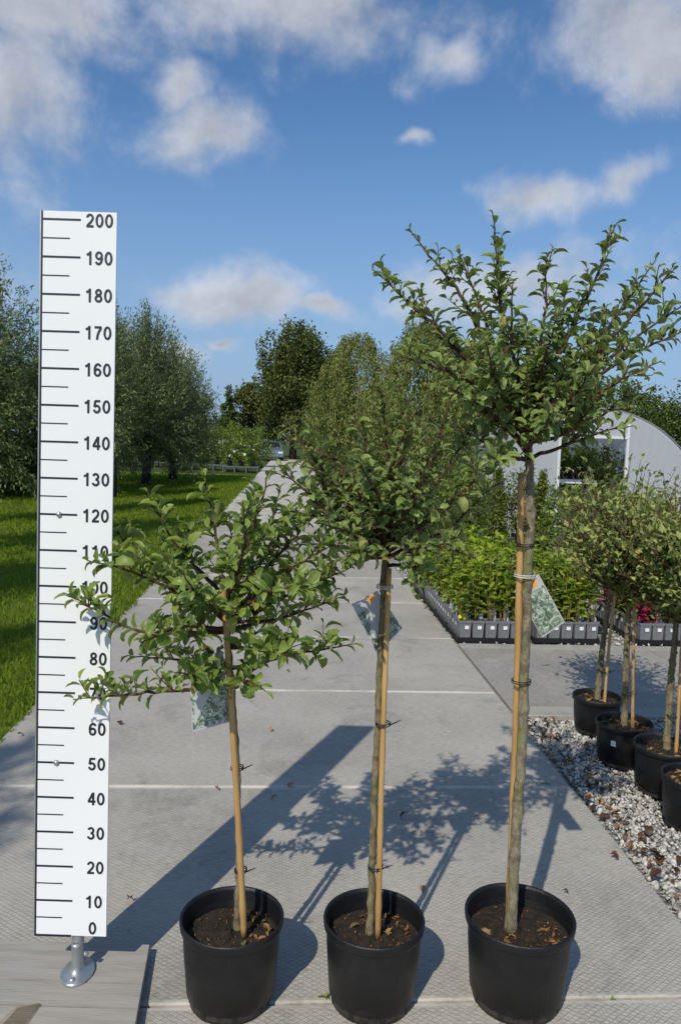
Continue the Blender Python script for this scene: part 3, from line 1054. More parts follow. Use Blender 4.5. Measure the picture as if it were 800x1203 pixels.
def grow_tree(root, origin, branches, key, leaf_len, r2, n_extra, centre, radii, spur=0.05, maxleaf=300):
    """branches: lists of world points (start, ..., tip); adds branch meshes with leaves to the thing"""
    org = np.array(origin)
    allb = [np.array([np.array(p) for p in b]) for b in branches]
    starts = [b[0] for b in allb]
    for k in range(n_extra):
        dd = norm(r2.normal(0, 1, 3))
        dd[2] = abs(dd[2]) * .9 - .25
        tip = np.array(centre) + dd * np.array(radii) * r2.uniform(.55, .95)
        s0 = starts[r2.integers(len(starts))]
        mid = s0 * .45 + tip * .55 + np.array([0, 0, -.06])
        allb.append(np.array([s0, mid, tip]))
    recs = []
    for bi, b in enumerate(allb):
        # smooth the polyline
        seg = np.linalg.norm(np.diff(b, axis=0), axis=1)
        tt = np.concatenate([[0], np.cumsum(seg)])
        Ltot = tt[-1]
        n = max(6, int(Ltot / .022))
        ts = np.linspace(0, Ltot, n)
        pts = np.stack([np.interp(ts, tt, b[:, i]) for i in range(3)], 1)
        for _ in range(3):
            pts[1:-1] = pts[1:-1] * .4 + (pts[:-2] + pts[2:]) * .3
        pts[1:-1] += r2.normal(0, .0016, pts[1:-1].shape)
        r0 = .0028 + .0068 * min(1, Ltot / .6)
        mb = MB()
        mb.tube(pts, list(np.linspace(r0, .0013, n)), 6)
        shoots = [(pts, .34 if Ltot > .3 else .2)]
        # side shoots
        ns = int(Ltot / spur)
        for k in range(ns):
            q = r2.uniform(.22, .92)
            i0 = int(q * (n - 1))
            p0 = pts[i0]
            tg = norm(pts[min(i0 + 1, n - 1)] - pts[max(i0 - 1, 0)])
            ls = r2.uniform(.02, .12) * (1.1 - .6 * q)
            dv = norm(tg * .6 + norm(r2.normal(0, 1, 3)) * .8 + np.array([0, 0, .35]))
            p2 = p0 + dv * ls + np.array([0, 0, ls * .15])
            sp_ = bez(p0, p0 + dv * ls * .5, p2, max(3, int(ls / .02)))
            mb.tube(sp_, list(np.linspace(.0021, .0011, len(sp_))), 4)
            shoots.append((sp_, .05))
        bo = mb.build('branch', M['twig'], root, tuple(-org * 0))
        bo.location = tuple(-org)
        for sp_, start in shoots:
            seg = np.linalg.norm(np.diff(sp_, axis=0), axis=1)
            ln = seg.sum()
            tt = np.concatenate([[0], np.cumsum(seg)])
            nl = max(4, int(ln * (1 - start) / .0145))
            ph = r2.uniform(0, 6.28)
            for i in range(nl):
                q = start + (1 - start) * (i + .5) / nl
                p = np.array([np.interp(q * ln, tt, sp_[:, c]) for c in range(3)])
                j = min(len(sp_) - 2, int(q * (len(sp_) - 1)))
                tg = norm(sp_[j + 1] - sp_[j])
                ax = norm(np.cross(tg, np.array([.3, .2, 1.0])))
                ay = np.cross(tg, ax)
                ph += 2.4 + r2.normal(0, .3)
                o_ = ax * math.cos(ph) + ay * math.sin(ph)
                near_tip = q > .86
                dd = norm(tg * (1.25 if near_tip else .62) + o_ * .80 + np.array([0, 0, .28]))
                up = norm(tg + np.array([0, 0, .8]) + r2.normal(0, .25, 3))
                L = leaf_len * r2.uniform(.58, 1.15) * (.78 if near_tip else 1.0) * (.8 + .3 * (1 - q))
                recs.append((bo, p, dd, up, L, int(r2.integers(len(LEAVES)))))
    # nearest leaves become parts of their own, the rest one mass
    order = sorted(range(len(recs)), key=lambda i: recs[i][1][1] + r2.normal(0, .05))
    single, rest = order[:maxleaf], order[maxleaf:]
    for i in single:
        bo, p, dd, up, L, vi = recs[i]
        Rm = frames(dd[None], up[None])[0]
        mt = Matrix(Rm.tolist()).to_4x4()
        o = bpy.data.objects.new('leaf', leaf_me(key, vi))
        C.objects.link(o)
        o.parent = bo
        o.matrix_local = Matrix.Translation(Vector(p)) @ mt @ Matrix.Scale(L, 4)
    vs, fs, vv, off = [], [], [], 0
    for vi in range(len(LEAVES)):
        ids = [i for i in rest if recs[i][5] == vi]
        if not ids:
            continue
        pos = np.array([recs[i][1] for i in ids]) - org
        R = frames(np.array([recs[i][2] for i in ids]), np.array([recs[i][3] for i in ids]))
        L = np.array([recs[i][4] for i in ids])
        v, f, q = instance_arrays(LEAVES[vi][0], LEAVES[vi][1], pos, R, L, r2.random(len(ids)))
        vs.append(v)
        fs.append(f + off)
        vv.append(q)
        off += len(v)
    if vs:
        stuff(link('foliage', np_mesh('foliage', np.concatenate(vs), np.concatenate(fs), np.concatenate(vv), True, np.tile(RIM, off // len(RIM))), M[key], root))
    return len(recs)


def tie(parent, p, axis, r, tail, mat='tie', tailv=(.03, -.012, .02)):
    """loop of black tie with a free end"""
    mb = MB()
    axis = Vector(axis).normalized()
    x = axis.orthogonal().normalized()
    y = axis.cross(x)
    for dz in (-.0028, .0028):
        ring = [Vector(p) + axis * dz + (x * math.cos(a) + y * math.sin(a)) * r for a in np.linspace(0, 2 * math.pi, 15)]
        mb.tube(ring, .0016, 5, False)
    if tail:
        q = Vector(p) + Vector((r * .8, -r * .6, 0))
        mb.tube([q, q + Vector(tailv) * .6, q + Vector(tailv)], [.002, .0017, .0012], 5)
    return mb.build('tie', M[mat], parent)


def cane(parent, p0, p1, r=.0075, mat='bamboo', name='stake'):
    p0, p1 = Vector(p0), Vector(p1)
    n = 34
    pts, rad = [], []
    bow = Vector((random.uniform(-.006, .006), .004, 0))
    for i in range(n + 1):
        t = i / n
        pts.append(p0.lerp(p1, t) + bow * math.sin(math.pi * t))
        rad.append(r * (1.0 - .18 * t) * (1.16 if i % 7 == 3 else 1.0))
    mb = MB()
    mb.tube(pts, rad, 10)
    return mb.build(name, M[mat], parent)


def trunk_mesh(pts, r0, r1, r2, knots=8):
    pts = np.array([list(p) for p in pts], dtype=float)
    n = 60
    tt = np.linspace(0, 1, len(pts))
    ts = np.linspace(0, 1, n)
    q = np.stack([np.interp(ts, tt, pts[:, i]) for i in range(3)], 1)
    for _ in range(4):
        q[1:-1] = q[1:-1] * .4 + (q[:-2] + q[2:]) * .3
    q[1:-1, :2] += r2.normal(0, .0012, (n - 2, 2))
    rad = np.linspace(r0, r1, n)
    rad[0] *= 1.35
    rad[1] *= 1.22
    rad[2] *= 1.08
    for k in range(knots):
        i = int(r2.integers(3, n - 4))
        rad[i] *= 1.16
    mb = MB()
    mb.tube(q, list(rad), 14)
    # pruned side buds
    for k in range(knots):
        i = int(r2.integers(3, n - 6))
        a = r2.uniform(0, 6.28)
        dv = np.array([math.cos(a), math.sin(a), .5])
        mb.tube([q[i], q[i] + dv * rad[i] * .9, q[i] + dv * rad[i] * 1.35], [rad[i] * .4, rad[i] * .33, rad[i] * .2], 6)
    return mb


def plant_card(parent, corners, dark_first=True):
    """corners: four world points of the hanging printed card (top-left, top-right, bottom-right, bottom-left), local to parent"""
    c = [Vector(p) for p in corners]
    nn = (c[1] - c[0]).cross(c[3] - c[0]).normalized()
    if nn.y > 0:
        nn = -nn
    def quad(u0, u1, v0, v1, off, th):
        def pt(u, v):
            return c[0].lerp(c[1], u).lerp(c[3].lerp(c[2], u), v)
        q = [pt(u0, v0), pt(u1, v0), pt(u1, v1), pt(u0, v1)]
        fr = [p + nn * off for p in q]
        bk = [p + nn * (off - th) for p in q]
        mb = MB()
        mb.add(fr + bk, [(0, 1, 2, 3), (7, 6, 5, 4), (0, 4, 5, 1), (1, 5, 6, 2), (2, 6, 7, 3), (3, 7, 4, 0)])
        return mb
    k = quad(0, 1, 0, 1, 0, .0010).build('plant_card', M['card_white'], parent)
    quad(.03, .97, .22, .97, .0008, .0007).build('printed_photo', M['card'], k)
    quad(.55, .82, .03, .16, .0008, .0007).build('orange_mark', M['orange'], k)
    return k


# ---- the three measured trees
TREES = []


def big_tree(label, pot_uv, Ypot, R, Hh, key, barkkey, trunk_px, r0, r1, stake_px, dstake, ties, tips, leaf_len, n_extra, cpx, radii, seed, spur):
    r2 = np.random.default_rng(seed)
    base = gnd(*pot_uv)
    base.y = Ypot
    base.x = at(pot_uv[0], pot_uv[1], Ypot).x
    base.z = 0.002
    root = thing('potted_tree', label, 'tree', base)
    po = link('pot', pot_mesh(R, Hh), M['pot'], root)
    nm = notch_mesh(R)
    for k in range(8):
        link('drain_slot', nm, M['tray'], po, None, (0, 0, 2 * math.pi * (k + .3) / 8))
    link('soil', soil_mesh(R * .93, Hh - .058, seed), M['soil'], root)
    lt = stuff(link('litter', litter_mesh(R * .9, Hh - .064, 130, seed), M['litter'], root))
    tp = [at(u, v, Y) - base for (u, v, Y) in trunk_px]
    tp[0].z = Hh - .06
    trunk_mesh(tp, r0, r1, r2).build('trunk', M[barkkey], root)
    s0 = at(*stake_px[0]) - base
    s1 = at(*stake_px[1]) - base
    s0.z = min(s0.z, Hh - .05)
    cane(root, s0, s1, dstake)
    for (u, v, Y, rr, tail) in ties:
        tie(root, at(u, v, Y) - base, tp[-1] - tp[0], rr, tail)
    br = []
    for t in tips:
        pts = []
        for (u, v, dz) in t:
            pts.append(list(at(u, v, Ypot + dz)))
        if len(pts) == 2:
            p0, p1 = np.array(pts[0]), np.array(pts[1])
            mid = p0 * .5 + p1 * .5 + np.array([(p1 - p0)[0] * .10, (p1 - p0)[1] * .12, -abs((p1 - p0)[0]) * .16])
            pts = [p0, mid, p1]
        br.append(pts)
    cen = at(cpx[0], cpx[1], Ypot)
    n = grow_tree(root, base, br, key, leaf_len, r2, n_extra, cen, radii, spur)
    return root, base, n


T1 = [[(266, 742, 0), (165, 745, -.05), (78, 697, -.05)], [(268, 805, 0), (200, 812, -.05), (86, 822, -.06)], [(262, 720, 0), (160, 672, -.10), (102, 658, -.14)],
      [(262, 715, 0), (170, 668, .08), (130, 612, .12)], [(264, 700, 0), (205, 640, -.12), (176, 588, -.15)], [(264, 700, 0), (252, 610, .1), (238, 552, .12)],
      [(268, 700, 0), (298, 620, -.1), (318, 552, -.13)], [(268, 705, 0), (325, 640, .1), (352, 592, .14)], [(270, 720, 0), (345, 665, -.15), (392, 640, -.2)],
      [(270, 785, 0), (350, 768, -.05), (420, 756, -.06)], [(270, 740, 0), (345, 722, .1), (405, 700, .15)], [(270, 800, 0), (295, 800, -.14), (312, 812, -.2)],
      [(266, 800, 0), (235, 795, -.18), (205, 790, -.28)], [(270, 760, 0), (320, 765, -.2), (350, 770, -.28)], [(266, 740, 0), (210, 735, -.22), (165, 755, -.32)],
      [(266, 710, 0), (290, 640, -.2), (285, 590, -.28)], [(266, 720, 0), (220, 690, .2), (190, 630, .3)], [(268, 720, 0), (330, 690, -.25), (370, 690, -.36)],
      [(268, 760, 0), (310, 740, .2), (340, 720, .3)], [(270, 710, 0), (340, 640, .05), (385, 580, .08)], [(270, 730, 0), (360, 690, -.05), (415, 665, -.06)], [(268, 700, 0), (318, 620, .12), (330, 570, .16)],
      [(266, 790, 0), (210, 775, .1), (150, 770, .15)],
      [(266, 730, 0), (230, 700, -.28), (215, 670, -.38)], [(266, 705, 0), (275, 660, .2), (270, 610, .26)]]
T2 = [[(453, 650, 0), (390, 610, .05), (338, 600, .05)], [(453, 655, 0), (400, 655, .1), (362, 672, .12)], [(454, 645, 0), (540, 590, .05), (592, 566, .05)],
      [(454, 655, 0), (515, 640, -.05), (558, 655, -.06)], [(453, 640, 0), (400, 540, .02), (322, 508, .02)], [(454, 635, 0), (500, 560, .2), (545, 520, .3)], [(453, 625, 0), (455, 520, -.05), (448, 455, -.06)],
      [(452, 650, 0), (385, 560, -.05), (335, 492, -.08)], [(452, 640, 0), (400, 560, .15), (360, 492, .2)], [(452, 650, 0), (380, 600, -.15), (328, 548, -.2)],
      [(453, 640, 0), (430, 540, -.1), (424, 472, -.12)], [(453, 630, 0), (475, 530, .1), (470, 445, .12)], [(454, 640, 0), (510, 540, -.1), (528, 470, -.14)],
      [(454, 640, 0), (520, 560, .15), (560, 492, .2)], [(454, 650, 0), (530, 590, -.12), (578, 545, -.15)], [(454, 655, 0), (520, 625, .12), (575, 600, .15)],
      [(455, 665, 0), (490, 660, -.1), (502, 712, -.14)], [(452, 655, 0), (395, 640, .12), (345, 640, .2)], [(452, 655, 0), (410, 625, -.22), (375, 615, -.34)],
      [(453, 640, 0), (445, 580, -.22), (420, 540, -.32)], [(453, 640, 0), (485, 590, -.22), (500, 550, -.32)], [(453, 655, 0), (500, 640, -.2), (535, 640, -.3)],
      [(453, 645, 0), (430, 590, .2), (400, 530, .3)], [(453, 645, 0), (480, 600, .25), (520, 560, .35)], [(452, 655, 0), (425, 650, -.2), (400, 660, -.3)],
      [(453, 630, 0), (460, 540, -.16), (500, 460, -.2)]]
T3 = [[(615, 520, 0), (590, 380, -.02), (578, 248, -.02)], [(614, 500, 0), (545, 350, .06), (480, 268, .08)], [(614, 505, 0), (520, 390, -.06), (437, 316, -.08)],
      [(615, 500, 0), (575, 390, .14), (537, 292, .16)], [(616, 480, 0), (640, 380, -.06), (642, 300, -.08)], [(618, 490, 0), (690, 350, .05), (724, 262, .06)],
      [(618, 500, 0), (715, 385, .12), (770, 305, .14)], [(618, 500, 0), (730, 385, -.08), (792, 316, -.10)], [(618, 505, 0), (740, 400, .05), (815, 350, .05)],
      [(618, 510, 0), (730, 420, -.1), (812, 385, -.12)], [(618, 510, 0), (720, 450, -.16), (775, 425, -.22)], [(618, 540, 0), (670, 520, -.12), (742, 496, -.16)],
      [(616, 500, 0), (540, 420, .2), (470, 345, .26)], [(615, 500, 0), (540, 440, -.18), (460, 415, -.25)], [(614, 520, 0), (560, 470, -.2), (515, 450, -.32)],
      [(614, 540, 0), (570, 520, .14), (535, 500, .2)], [(616, 500, 0), (640, 420, -.2), (655, 370, -.3)], [(616, 500, 0), (600, 400, -.16), (602, 330, -.22)],
      [(618, 520, 0), (670, 470, -.22), (700, 430, -.34)], [(618, 510, 0), (680, 430, .2), (700, 370, .3)], [(615, 510, 0), (580, 440, -.25), (570, 400, -.38)],
      [(617, 530, 0), (640, 500, -.22), (650, 480, -.34)], [(615, 540, 0), (590, 535, -.18), (572, 545, -.26)], [(616, 510, 0), (620, 420, .2), (615, 380, .3)],
      [(617, 490, 0), (655, 400, .05), (668, 330, .06)]]

tree1, base1, n1 = big_tree('smallest of the three front potted trees, low bushy crown beside the height gauge', (271, 1172), 2.055, .142, .240, 'leaf1', 'bark',
                     [(279, 1080, 2.065), (281, 1000, 2.068), (279, 900, 2.070), (272, 800, 2.068), (265, 690, 2.065)], 0.0095, .0072,
                     [(287, 1098, 2.035), (262, 684, 1.975)], .0092,
                     [(283, 1022, 2.055, .017, True), (279, 902, 2.058, .017, True)], T1, .050, 5, (255, 695), (.38, .30, .25), 21, .039)
tree2, base2, n2 = big_tree('middle of the three front potted trees, medium height with olive crown', (436, 1172), 2.068, .140, .240, 'leaf2', 'bark',
                     [(435, 1090, 2.068), (438, 980, 2.068), (446, 800, 2.068), (453, 640, 2.068), (456, 560, 2.068)], .0105, .0082,
                     [(444, 1096, 2.048), (457, 668, 2.05)], .0085,
                     [(441, 1018, 2.060, .020, True), (450, 850, 2.060, .020, True)], T2, .039, 16, (450, 570), (.33, .30, .27), 22, .034)
tree3, base3, n3 = big_tree('tallest of the three front potted trees, grey stem and spreading crown against sky', (605, 1170), 2.093, .152, .248, 'leaf2', 'bark3',
                     [(600, 1078, 2.093), (606, 980, 2.093), (614, 850, 2.093), (619, 700, 2.093), (623, 590, 2.093), (619, 490, 2.093)], .0155, .0108,
                     [(598, 1075, 2.125), (612, 556, 2.095)], .0115,
                     [(612, 800, 2.098, .026, False), (617, 640, 2.098, .024, False)], T3, .042, 18, (620, 440), (.34, .34, .28), 23, .037)
print('LEAVES', n1, n2, n3)


def card_on(root, base, Y, px):
    return plant_card(root, [at(u, v, Y + dy) - base for (u, v, dy) in px])


card_on(tree1, base1, 2.00, [(222, 775, 0), (262, 765, .0), (271, 848, .02), (226, 860, -.01)])
card_on(tree2, base2, 2.10, [(413, 710, -.01), (443, 694, 0), (473, 738, .02), (443, 768, -.01)])
card_on(tree3, base3, 2.00, [(604, 694, .130), (632, 674, .085), (663, 731, .02), (637, 749, .065)])
tie(tree2, at(452, 689, 2.06) - base2, (0, 0, 1), .022, False, 'wire')
tie(tree3, at(616, 676, 2.10) - base3, (0, 0, 1), .028, False, 'wire')


# ---- the row of small standard trees on the gravel
def small_tree(label, a, b, R, hgt, cr, seed, trunk_h=.80):
    r2 = np.random.default_rng(seed)
    base = P(a, b, -.012)
    root = thing('potted_tree', label, 'tree', base, group='potted trees in a row on the gravel')
    Hh = R * 1.55
    po = link('pot', pot_mesh(R, Hh, 40), M['pot'], root)
    link('soil', soil_mesh(R * .93, Hh - .03, seed), M['soil'], root)
    stuff(link('litter', litter_mesh(R * .9, Hh - .037, 80, seed), M['litter'], root))
    lean = r2.uniform(-.03, .05)
    tp = [Vector((0, 0, Hh - .05)), Vector((lean * .4, .01, Hh + .3)), Vector((lean, 0, trunk_h))]
    trunk_mesh(tp, .018, .012, r2, 6).build('trunk', M['bark'], root)
    cane(root, (.03, -.035, Hh - .05), (lean + .018, -.02, trunk_h + .02), .0085)
    tie(root, (lean * .5 + .012, -.008, Hh + .14), (0, 0, 1), .026, True)
    # crown
    br = MB()
    n = 0
    pos, dirs, ups = [], [], []
    c = np.array([lean, 0, trunk_h + hgt * .45])
    for k in range(210):
        dd = norm(r2.normal(0, 1, 3))
        dd[2] = dd[2] * .9 + .12
        tip = c + dd * np.array([cr, cr, hgt * .5]) * (r2.uniform(.45, 1.0) if k % 5 else r2.uniform(.95, 1.14))
        s0 = np.array([lean, 0, trunk_h + r2.uniform(-.05, .12)])
        q = bez(s0, s0 * .5 + tip * .5 + np.array([0, 0, -.05]), tip, 9)
        br.tube(q, list(np.linspace(.006, .0012, 9)), 5)
        for i in range(2, 9):
            for w in range(3):
                pos.append(q[i] + r2.normal(0, .012, 3))
                o_ = norm(r2.normal(0, 1, 3))
                tg = norm(q[i] - q[i - 1])
                dirs.append(tg * .6 + o_ * .9 + np.array([0, 0, .25]))
                ups.append(tg + np.array([0, 0, .8]) + r2.normal(0, .3, 3))
    br.build('branch', M['twig'], root)
    pos, dirs, ups = np.array(pos), norm(np.array(dirs)), np.array(ups)
    n = len(pos)
    L = r2.uniform(.026, .044, n)
    me = cloud_mesh('foliage', pos, dirs, L, L * .58, False, ups)
    stuff(link('foliage', me, M['leaf_small'], root))
    return root


small_tree('farthest small potted tree of the gravel row, black pot beside the side path', 1.737, 4.14, .132, .66, .42, 31, .86)
sb = small_tree('small potted tree with leaning stem and white sticker on its black pot', 1.705, 3.71, .140, .62, .37, 32, .86)
small_tree('small potted tree in the gravel row, third pot towards the camera', 1.765, 3.39, .145, .62, .38, 33, .84)
small_tree('nearest small potted tree of the gravel row, cut by the right edge', 1.735, 3.06, .142, .54, .30, 34, .92)
MB().box(-.012, .012, -.002, .0, -.014, .014).build('sticker', M['white'], sb, (-.085, -.098, .135), (0.12, 0, math.radians(-41)))

# ------------------------------------------------------------------ trays of young shrubs
ORD = ['first', 'second', 'third', 'fourth', 'fifth', 'sixth', 'seventh', 'eighth', 'ninth', 'tenth', 'eleventh', 'twelfth', 'thirteenth', 'fourteenth', 'fifteenth',
       'sixteenth', 'seventeenth', 'eighteenth', 'nineteenth', 'twentieth']


def square_pot():
    mb = MB()
    t, b2, h = .0495, .040, .160
    def ring(r, z):
        return [(-r, -r, z), (r, -r, z), (r, r, z), (-r, r, z)]
    v = ring(b2, 0) + ring(t - .004, h - .022) + ring(t, h - .020) + ring(t, h) + ring(t - .004, h) + ring(t - .006, h - .015)
    f = [(3, 2, 1, 0)]
    for k in range(5):
        for j in range(4):
            f.append((k * 4 + j, k * 4 + (j + 1) % 4, k * 4 + 4 + (j + 1) % 4, k * 4 + 4 + j))
    f.append((20, 21, 22, 23))
    mb.add(v, f)
    return mb.mesh('pot')


SQ = square_pot()
SQ.materials.append(M['grey_pot'])
STK = MB().box(-.016, .016, -.0012, 0, -.014, .014).mesh('sticker')
STK.materials.append(M['white'])
CARD = MB().box(-.022, .022, -.0006, .0006, -.03, .085).mesh('label_card')
CARD.materials.append(M['card_white'])


def seedling_meshes(seed, mat, stemmat, h0=.30, n=70, ll=(.042, .082)):
    r2 = np.random.default_rng(seed)
    mb = MB()
    pos, dirs = [], []
    for k in range(7):
        a = r2.uniform(0, 6.28)
        p0 = np.array([.02 * math.cos(a), .02 * math.sin(a), .135])
        p2 = np.array([.075 * math.cos(a) * r2.uniform(.2, 1), .075 * math.sin(a) * r2.uniform(.2, 1), .145 + h0 * r2.uniform(.72, 1.15)])
        q = bez(p0, p0 * .6 + p2 * .4 + np.array([0, 0, .05]), p2, 7)
        mb.tube(q, list(np.linspace(.0032, .0015, 7)), 5)
        for w in range(n // 7):
            t = 1 - .80 * r2.random() ** 1.25
            i = min(6, int(t * 6.99))
            pos.append(q[i] + r2.normal(0, .012, 3))
            o_ = r2.normal(0, 1, 3)
            o_[2] = abs(o_[2]) * .5
            dirs.append(o_)
    L = r2.uniform(ll[0], ll[1], len(pos))
    fm = cloud_mesh('foliage', np.array(pos), norm(np.array(dirs)), L, L * .62, False)
    fm.materials.append(mat)
    st = mb.mesh('stem')
    st.materials.append(stemmat)
    return st, fm


def block(name, a0, b0, cols, rows, mat, stemmat, who, h0, n=70, mat2=None, pitch=.104):
    mat2 = mat2 or M['shrub']
    vs = [seedling_meshes(100 + i + int(a0 * 10), (mat if i % 3 else mat2), stemmat, h0 * (.8 + .07 * i), n) for i in range(6)]
    for j in range(rows):
        for i in range(cols):
            pos = P(a0 + pitch * (i + .5), b0 + pitch * (j + .5), .004)
            nth = ORD[i] + (' pot' if i else ' pot')
            row = 'front row' if j == 0 else (ORD[j] if j < 20 else 'twenty ' + ORD[j - 20]) + ' row back'
            root = thing('seedling_pot', f'{who}, {ORD[i]} from the path, {row}', 'plant', pos,
                         (0, 0, PHI + random.uniform(-.05, .05)), f'young plants in square pots, {name}')
            p = link('pot', SQ, None, root)
            st, fm = random.choice(vs)
            rz = random.uniform(0, 6.28)
            link('stem', st, None, root, None, (0, 0, rz))
            fo = stuff(link('foliage', fm, None, root, None, (0, 0, rz)))
            fo.scale = (1, 1, random.uniform(.80, 1.15))
            if j == 0 or (i == 0 and j < 14):
                if j == 0:
                    link('sticker', STK, None, p, (0.010, -.0478, .105), (-.075, 0, 0))
                else:
                    link('sticker', STK, None, p, (-.0478, 0, .105), (0, -.075, -math.pi / 2))
                if random.random() < .75:
                    if j == 0:
                        link('label_card', CARD, None, root, (.030, .02, .165), (-.18, random.uniform(-.3, .3), random.uniform(-.5, .5)))
                    else:
                        link('label_card', CARD, None, root, (-.030, .0, .160), (-.15, random.uniform(-.2, .2), -1.3))
    # trays: one for every five rows
    nt = math.ceil(rows / 5)
    for k in range(nt):
        r_ = min(5, rows - 5 * k)
        where = ['front', 'second', 'third', 'fourth', 'fifth', 'last'][k]
        w, dp = cols * pitch, r_ * pitch
        mb = MB()
        mb.box(-.006, w + .006, .003, dp - .003, -.012, .0025)
        mb.box(-.012, -.0061, .003, dp - .003, -.012, .028)
        mb.box(w + .0061, w + .012, .003, dp - .003, -.012, .028)
        mb.box(-.006, w + .006, -.0028, .0029, -.012, .028)
        o = mb.build('nursery_tray', M['tray'], None, P(a0, b0 + k * 5 * pitch), (0, 0, PHI))
        tag(o, f'shallow black tray, {where} of the {name}, under the square pots', 'tray', 'black trays under the square pots')


block('left tray block by the path', 1.375, 6.04, 5, 24, M['seedling'], M['stems'], 'leafy green seedling, left block', .43, 119)
block('middle tray block', 2.005, 6.06, 5, 12, M['seedling'], M['stems'], 'leafy green seedling, middle block', .42, 119)
block('right tray block with crimson stems', 2.86, 6.05, 5, 9, M['shrub'], M['red_stems'], 'crimson stemmed plant, right block', .28, 70, M['crimson'])
MB().box(-.03, .03, -.002, .002, -.014, .014).build('yellow_marker', M['yellow'], None, P(1.405, 6.085, .185), (-.3, .1, 0))
tag(bpy.data.objects['yellow_marker'], 'small yellow card stuck in the front corner pot of the left block', 'card')


# ------------------------------------------------------------------ generic foliage things
def shrub(name, label, loc, rx, rz, mat, n, leaf, seed, group=None, z0=.25, cone=False, pot=True, cat='shrub', ragged=.18, droop=0.0, aspect=.55):
    r2 = np.random.default_rng(seed)
    root = thing(name, label, cat, loc, group=group)
    if pot:
        link('pot', pot_mesh(.13, .22, 24), M['pot'], root)
    mb = MB()
    for k in range(5):
        a = r2.uniform(0, 6.28)
        mb.tube([(0, 0, .12), (.3 * rx * math.cos(a), .3 * rx * math.sin(a), z0 + rz * .6), (.55 * rx * math.cos(a), .55 * rx * math.sin(a), z0 + rz * 1.4)], [.014, .008, .004], 5)
    mb.build('stem', M['dark_bark'], root)
    nc = max(20, n // 26)
    cd = norm(r2.normal(0, 1, (nc, 3)))
    rad = r2.uniform(.5, 1.0 + ragged, (nc, 1))
    cpos = cd * rad
    if cone:
        t = r2.random(nc) ** 1.5
        a = r2.uniform(0, 6.28, nc)
        q = (1 - t) * r2.uniform(.55, 1.0, nc)
        cpos = np.stack([q * np.cos(a), q * np.sin(a), t * 2 - 1], 1)
    k = r2.integers(0, nc, n)
    pos = cpos[k] + r2.normal(0, .13, (n, 3)) * (np.array([1, 1, .6]) if cone else 1)
    pos = pos * np.array([rx, rx, rz]) + np.array([0, 0, z0 + rz])
    dirs = norm(cpos[k] * .6 + r2.normal(0, .8, (n, 3)) + np.array([0, 0, .5 - droop]))
    L = r2.uniform(.7, 1.3, n) * leaf
    var = np.clip(r2.random(nc)[k] * .7 + r2.random(n) * .3, 0, .99)
    me = cloud_mesh('foliage', pos, dirs, L, L * aspect, True, None, var)
    stuff(link('foliage', me, mat, root))
    return root


def big_foliage(root, mat, clusters, n, leaf, r2, name='crown', droop=0.0, aspect=.6, spread=.28):
    """clusters: (centre, radius) blobs; leaves sit in small clumps over and through each blob"""
    tot = sum(r ** 2 for _, r in clusters)
    P_, D_, V_, L_ = [], [], [], []
    for c, r in clusters:
        m = int(n * r * r / tot)
        nc = max(10, m // 30)
        cd = norm(r2.normal(0, 1, (nc, 3)))
        cp = cd * (r2.uniform(.45, 1.08, (nc, 1))) * r
        k = r2.integers(0, nc, m)
        pos = cp[k] + r2.normal(0, spread * r * .55, (m, 3)) + np.array(c)
        P_.append(pos)
        D_.append(norm(cd[k] * .5 + r2.normal(0, .7, (m, 3)) + np.array([0, 0, .2 - droop])))
        V_.append(np.clip(r2.random(nc)[k] * .75 + r2.random(m) * .25, 0, .99))
        L_.append(r2.uniform(.7, 1.3, m) * leaf)
    pos, d, var, L = np.concatenate(P_), np.concatenate(D_), np.concatenate(V_), np.concatenate(L_)
    me = cloud_mesh(name, pos, d, L, L * aspect, True, None, var)
    return stuff(link(name, me, mat, root))


def limbs(root, hgt, r, r2, n=7, mat='dark_bark', fork=.35, spread=.45):
    mb = MB()
    mb.tube([(0, 0, -.1), (0.02 * hgt * .2, 0, hgt * fork * .5), (0, 0, hgt * fork), (0.02, .02, hgt * .75)], [r * 1.25, r, r * .85, r * .3], 10)
    for k in range(n):
        a = 2 * math.pi * k / n + r2.uniform(-.3, .3)
        z0 = hgt * (fork + r2.uniform(-.04, .25))
        q = hgt * spread * r2.uniform(.5, .9)
        mb.tube([(0, 0, z0), (q * .5 * math.cos(a), q * .5 * math.sin(a), z0 + hgt * .10), (q * math.cos(a), q * math.sin(a), z0 + hgt * .28)], [r * .5, r * .32, r * .1], 6)
    return mb.build('trunk', M[mat], root)


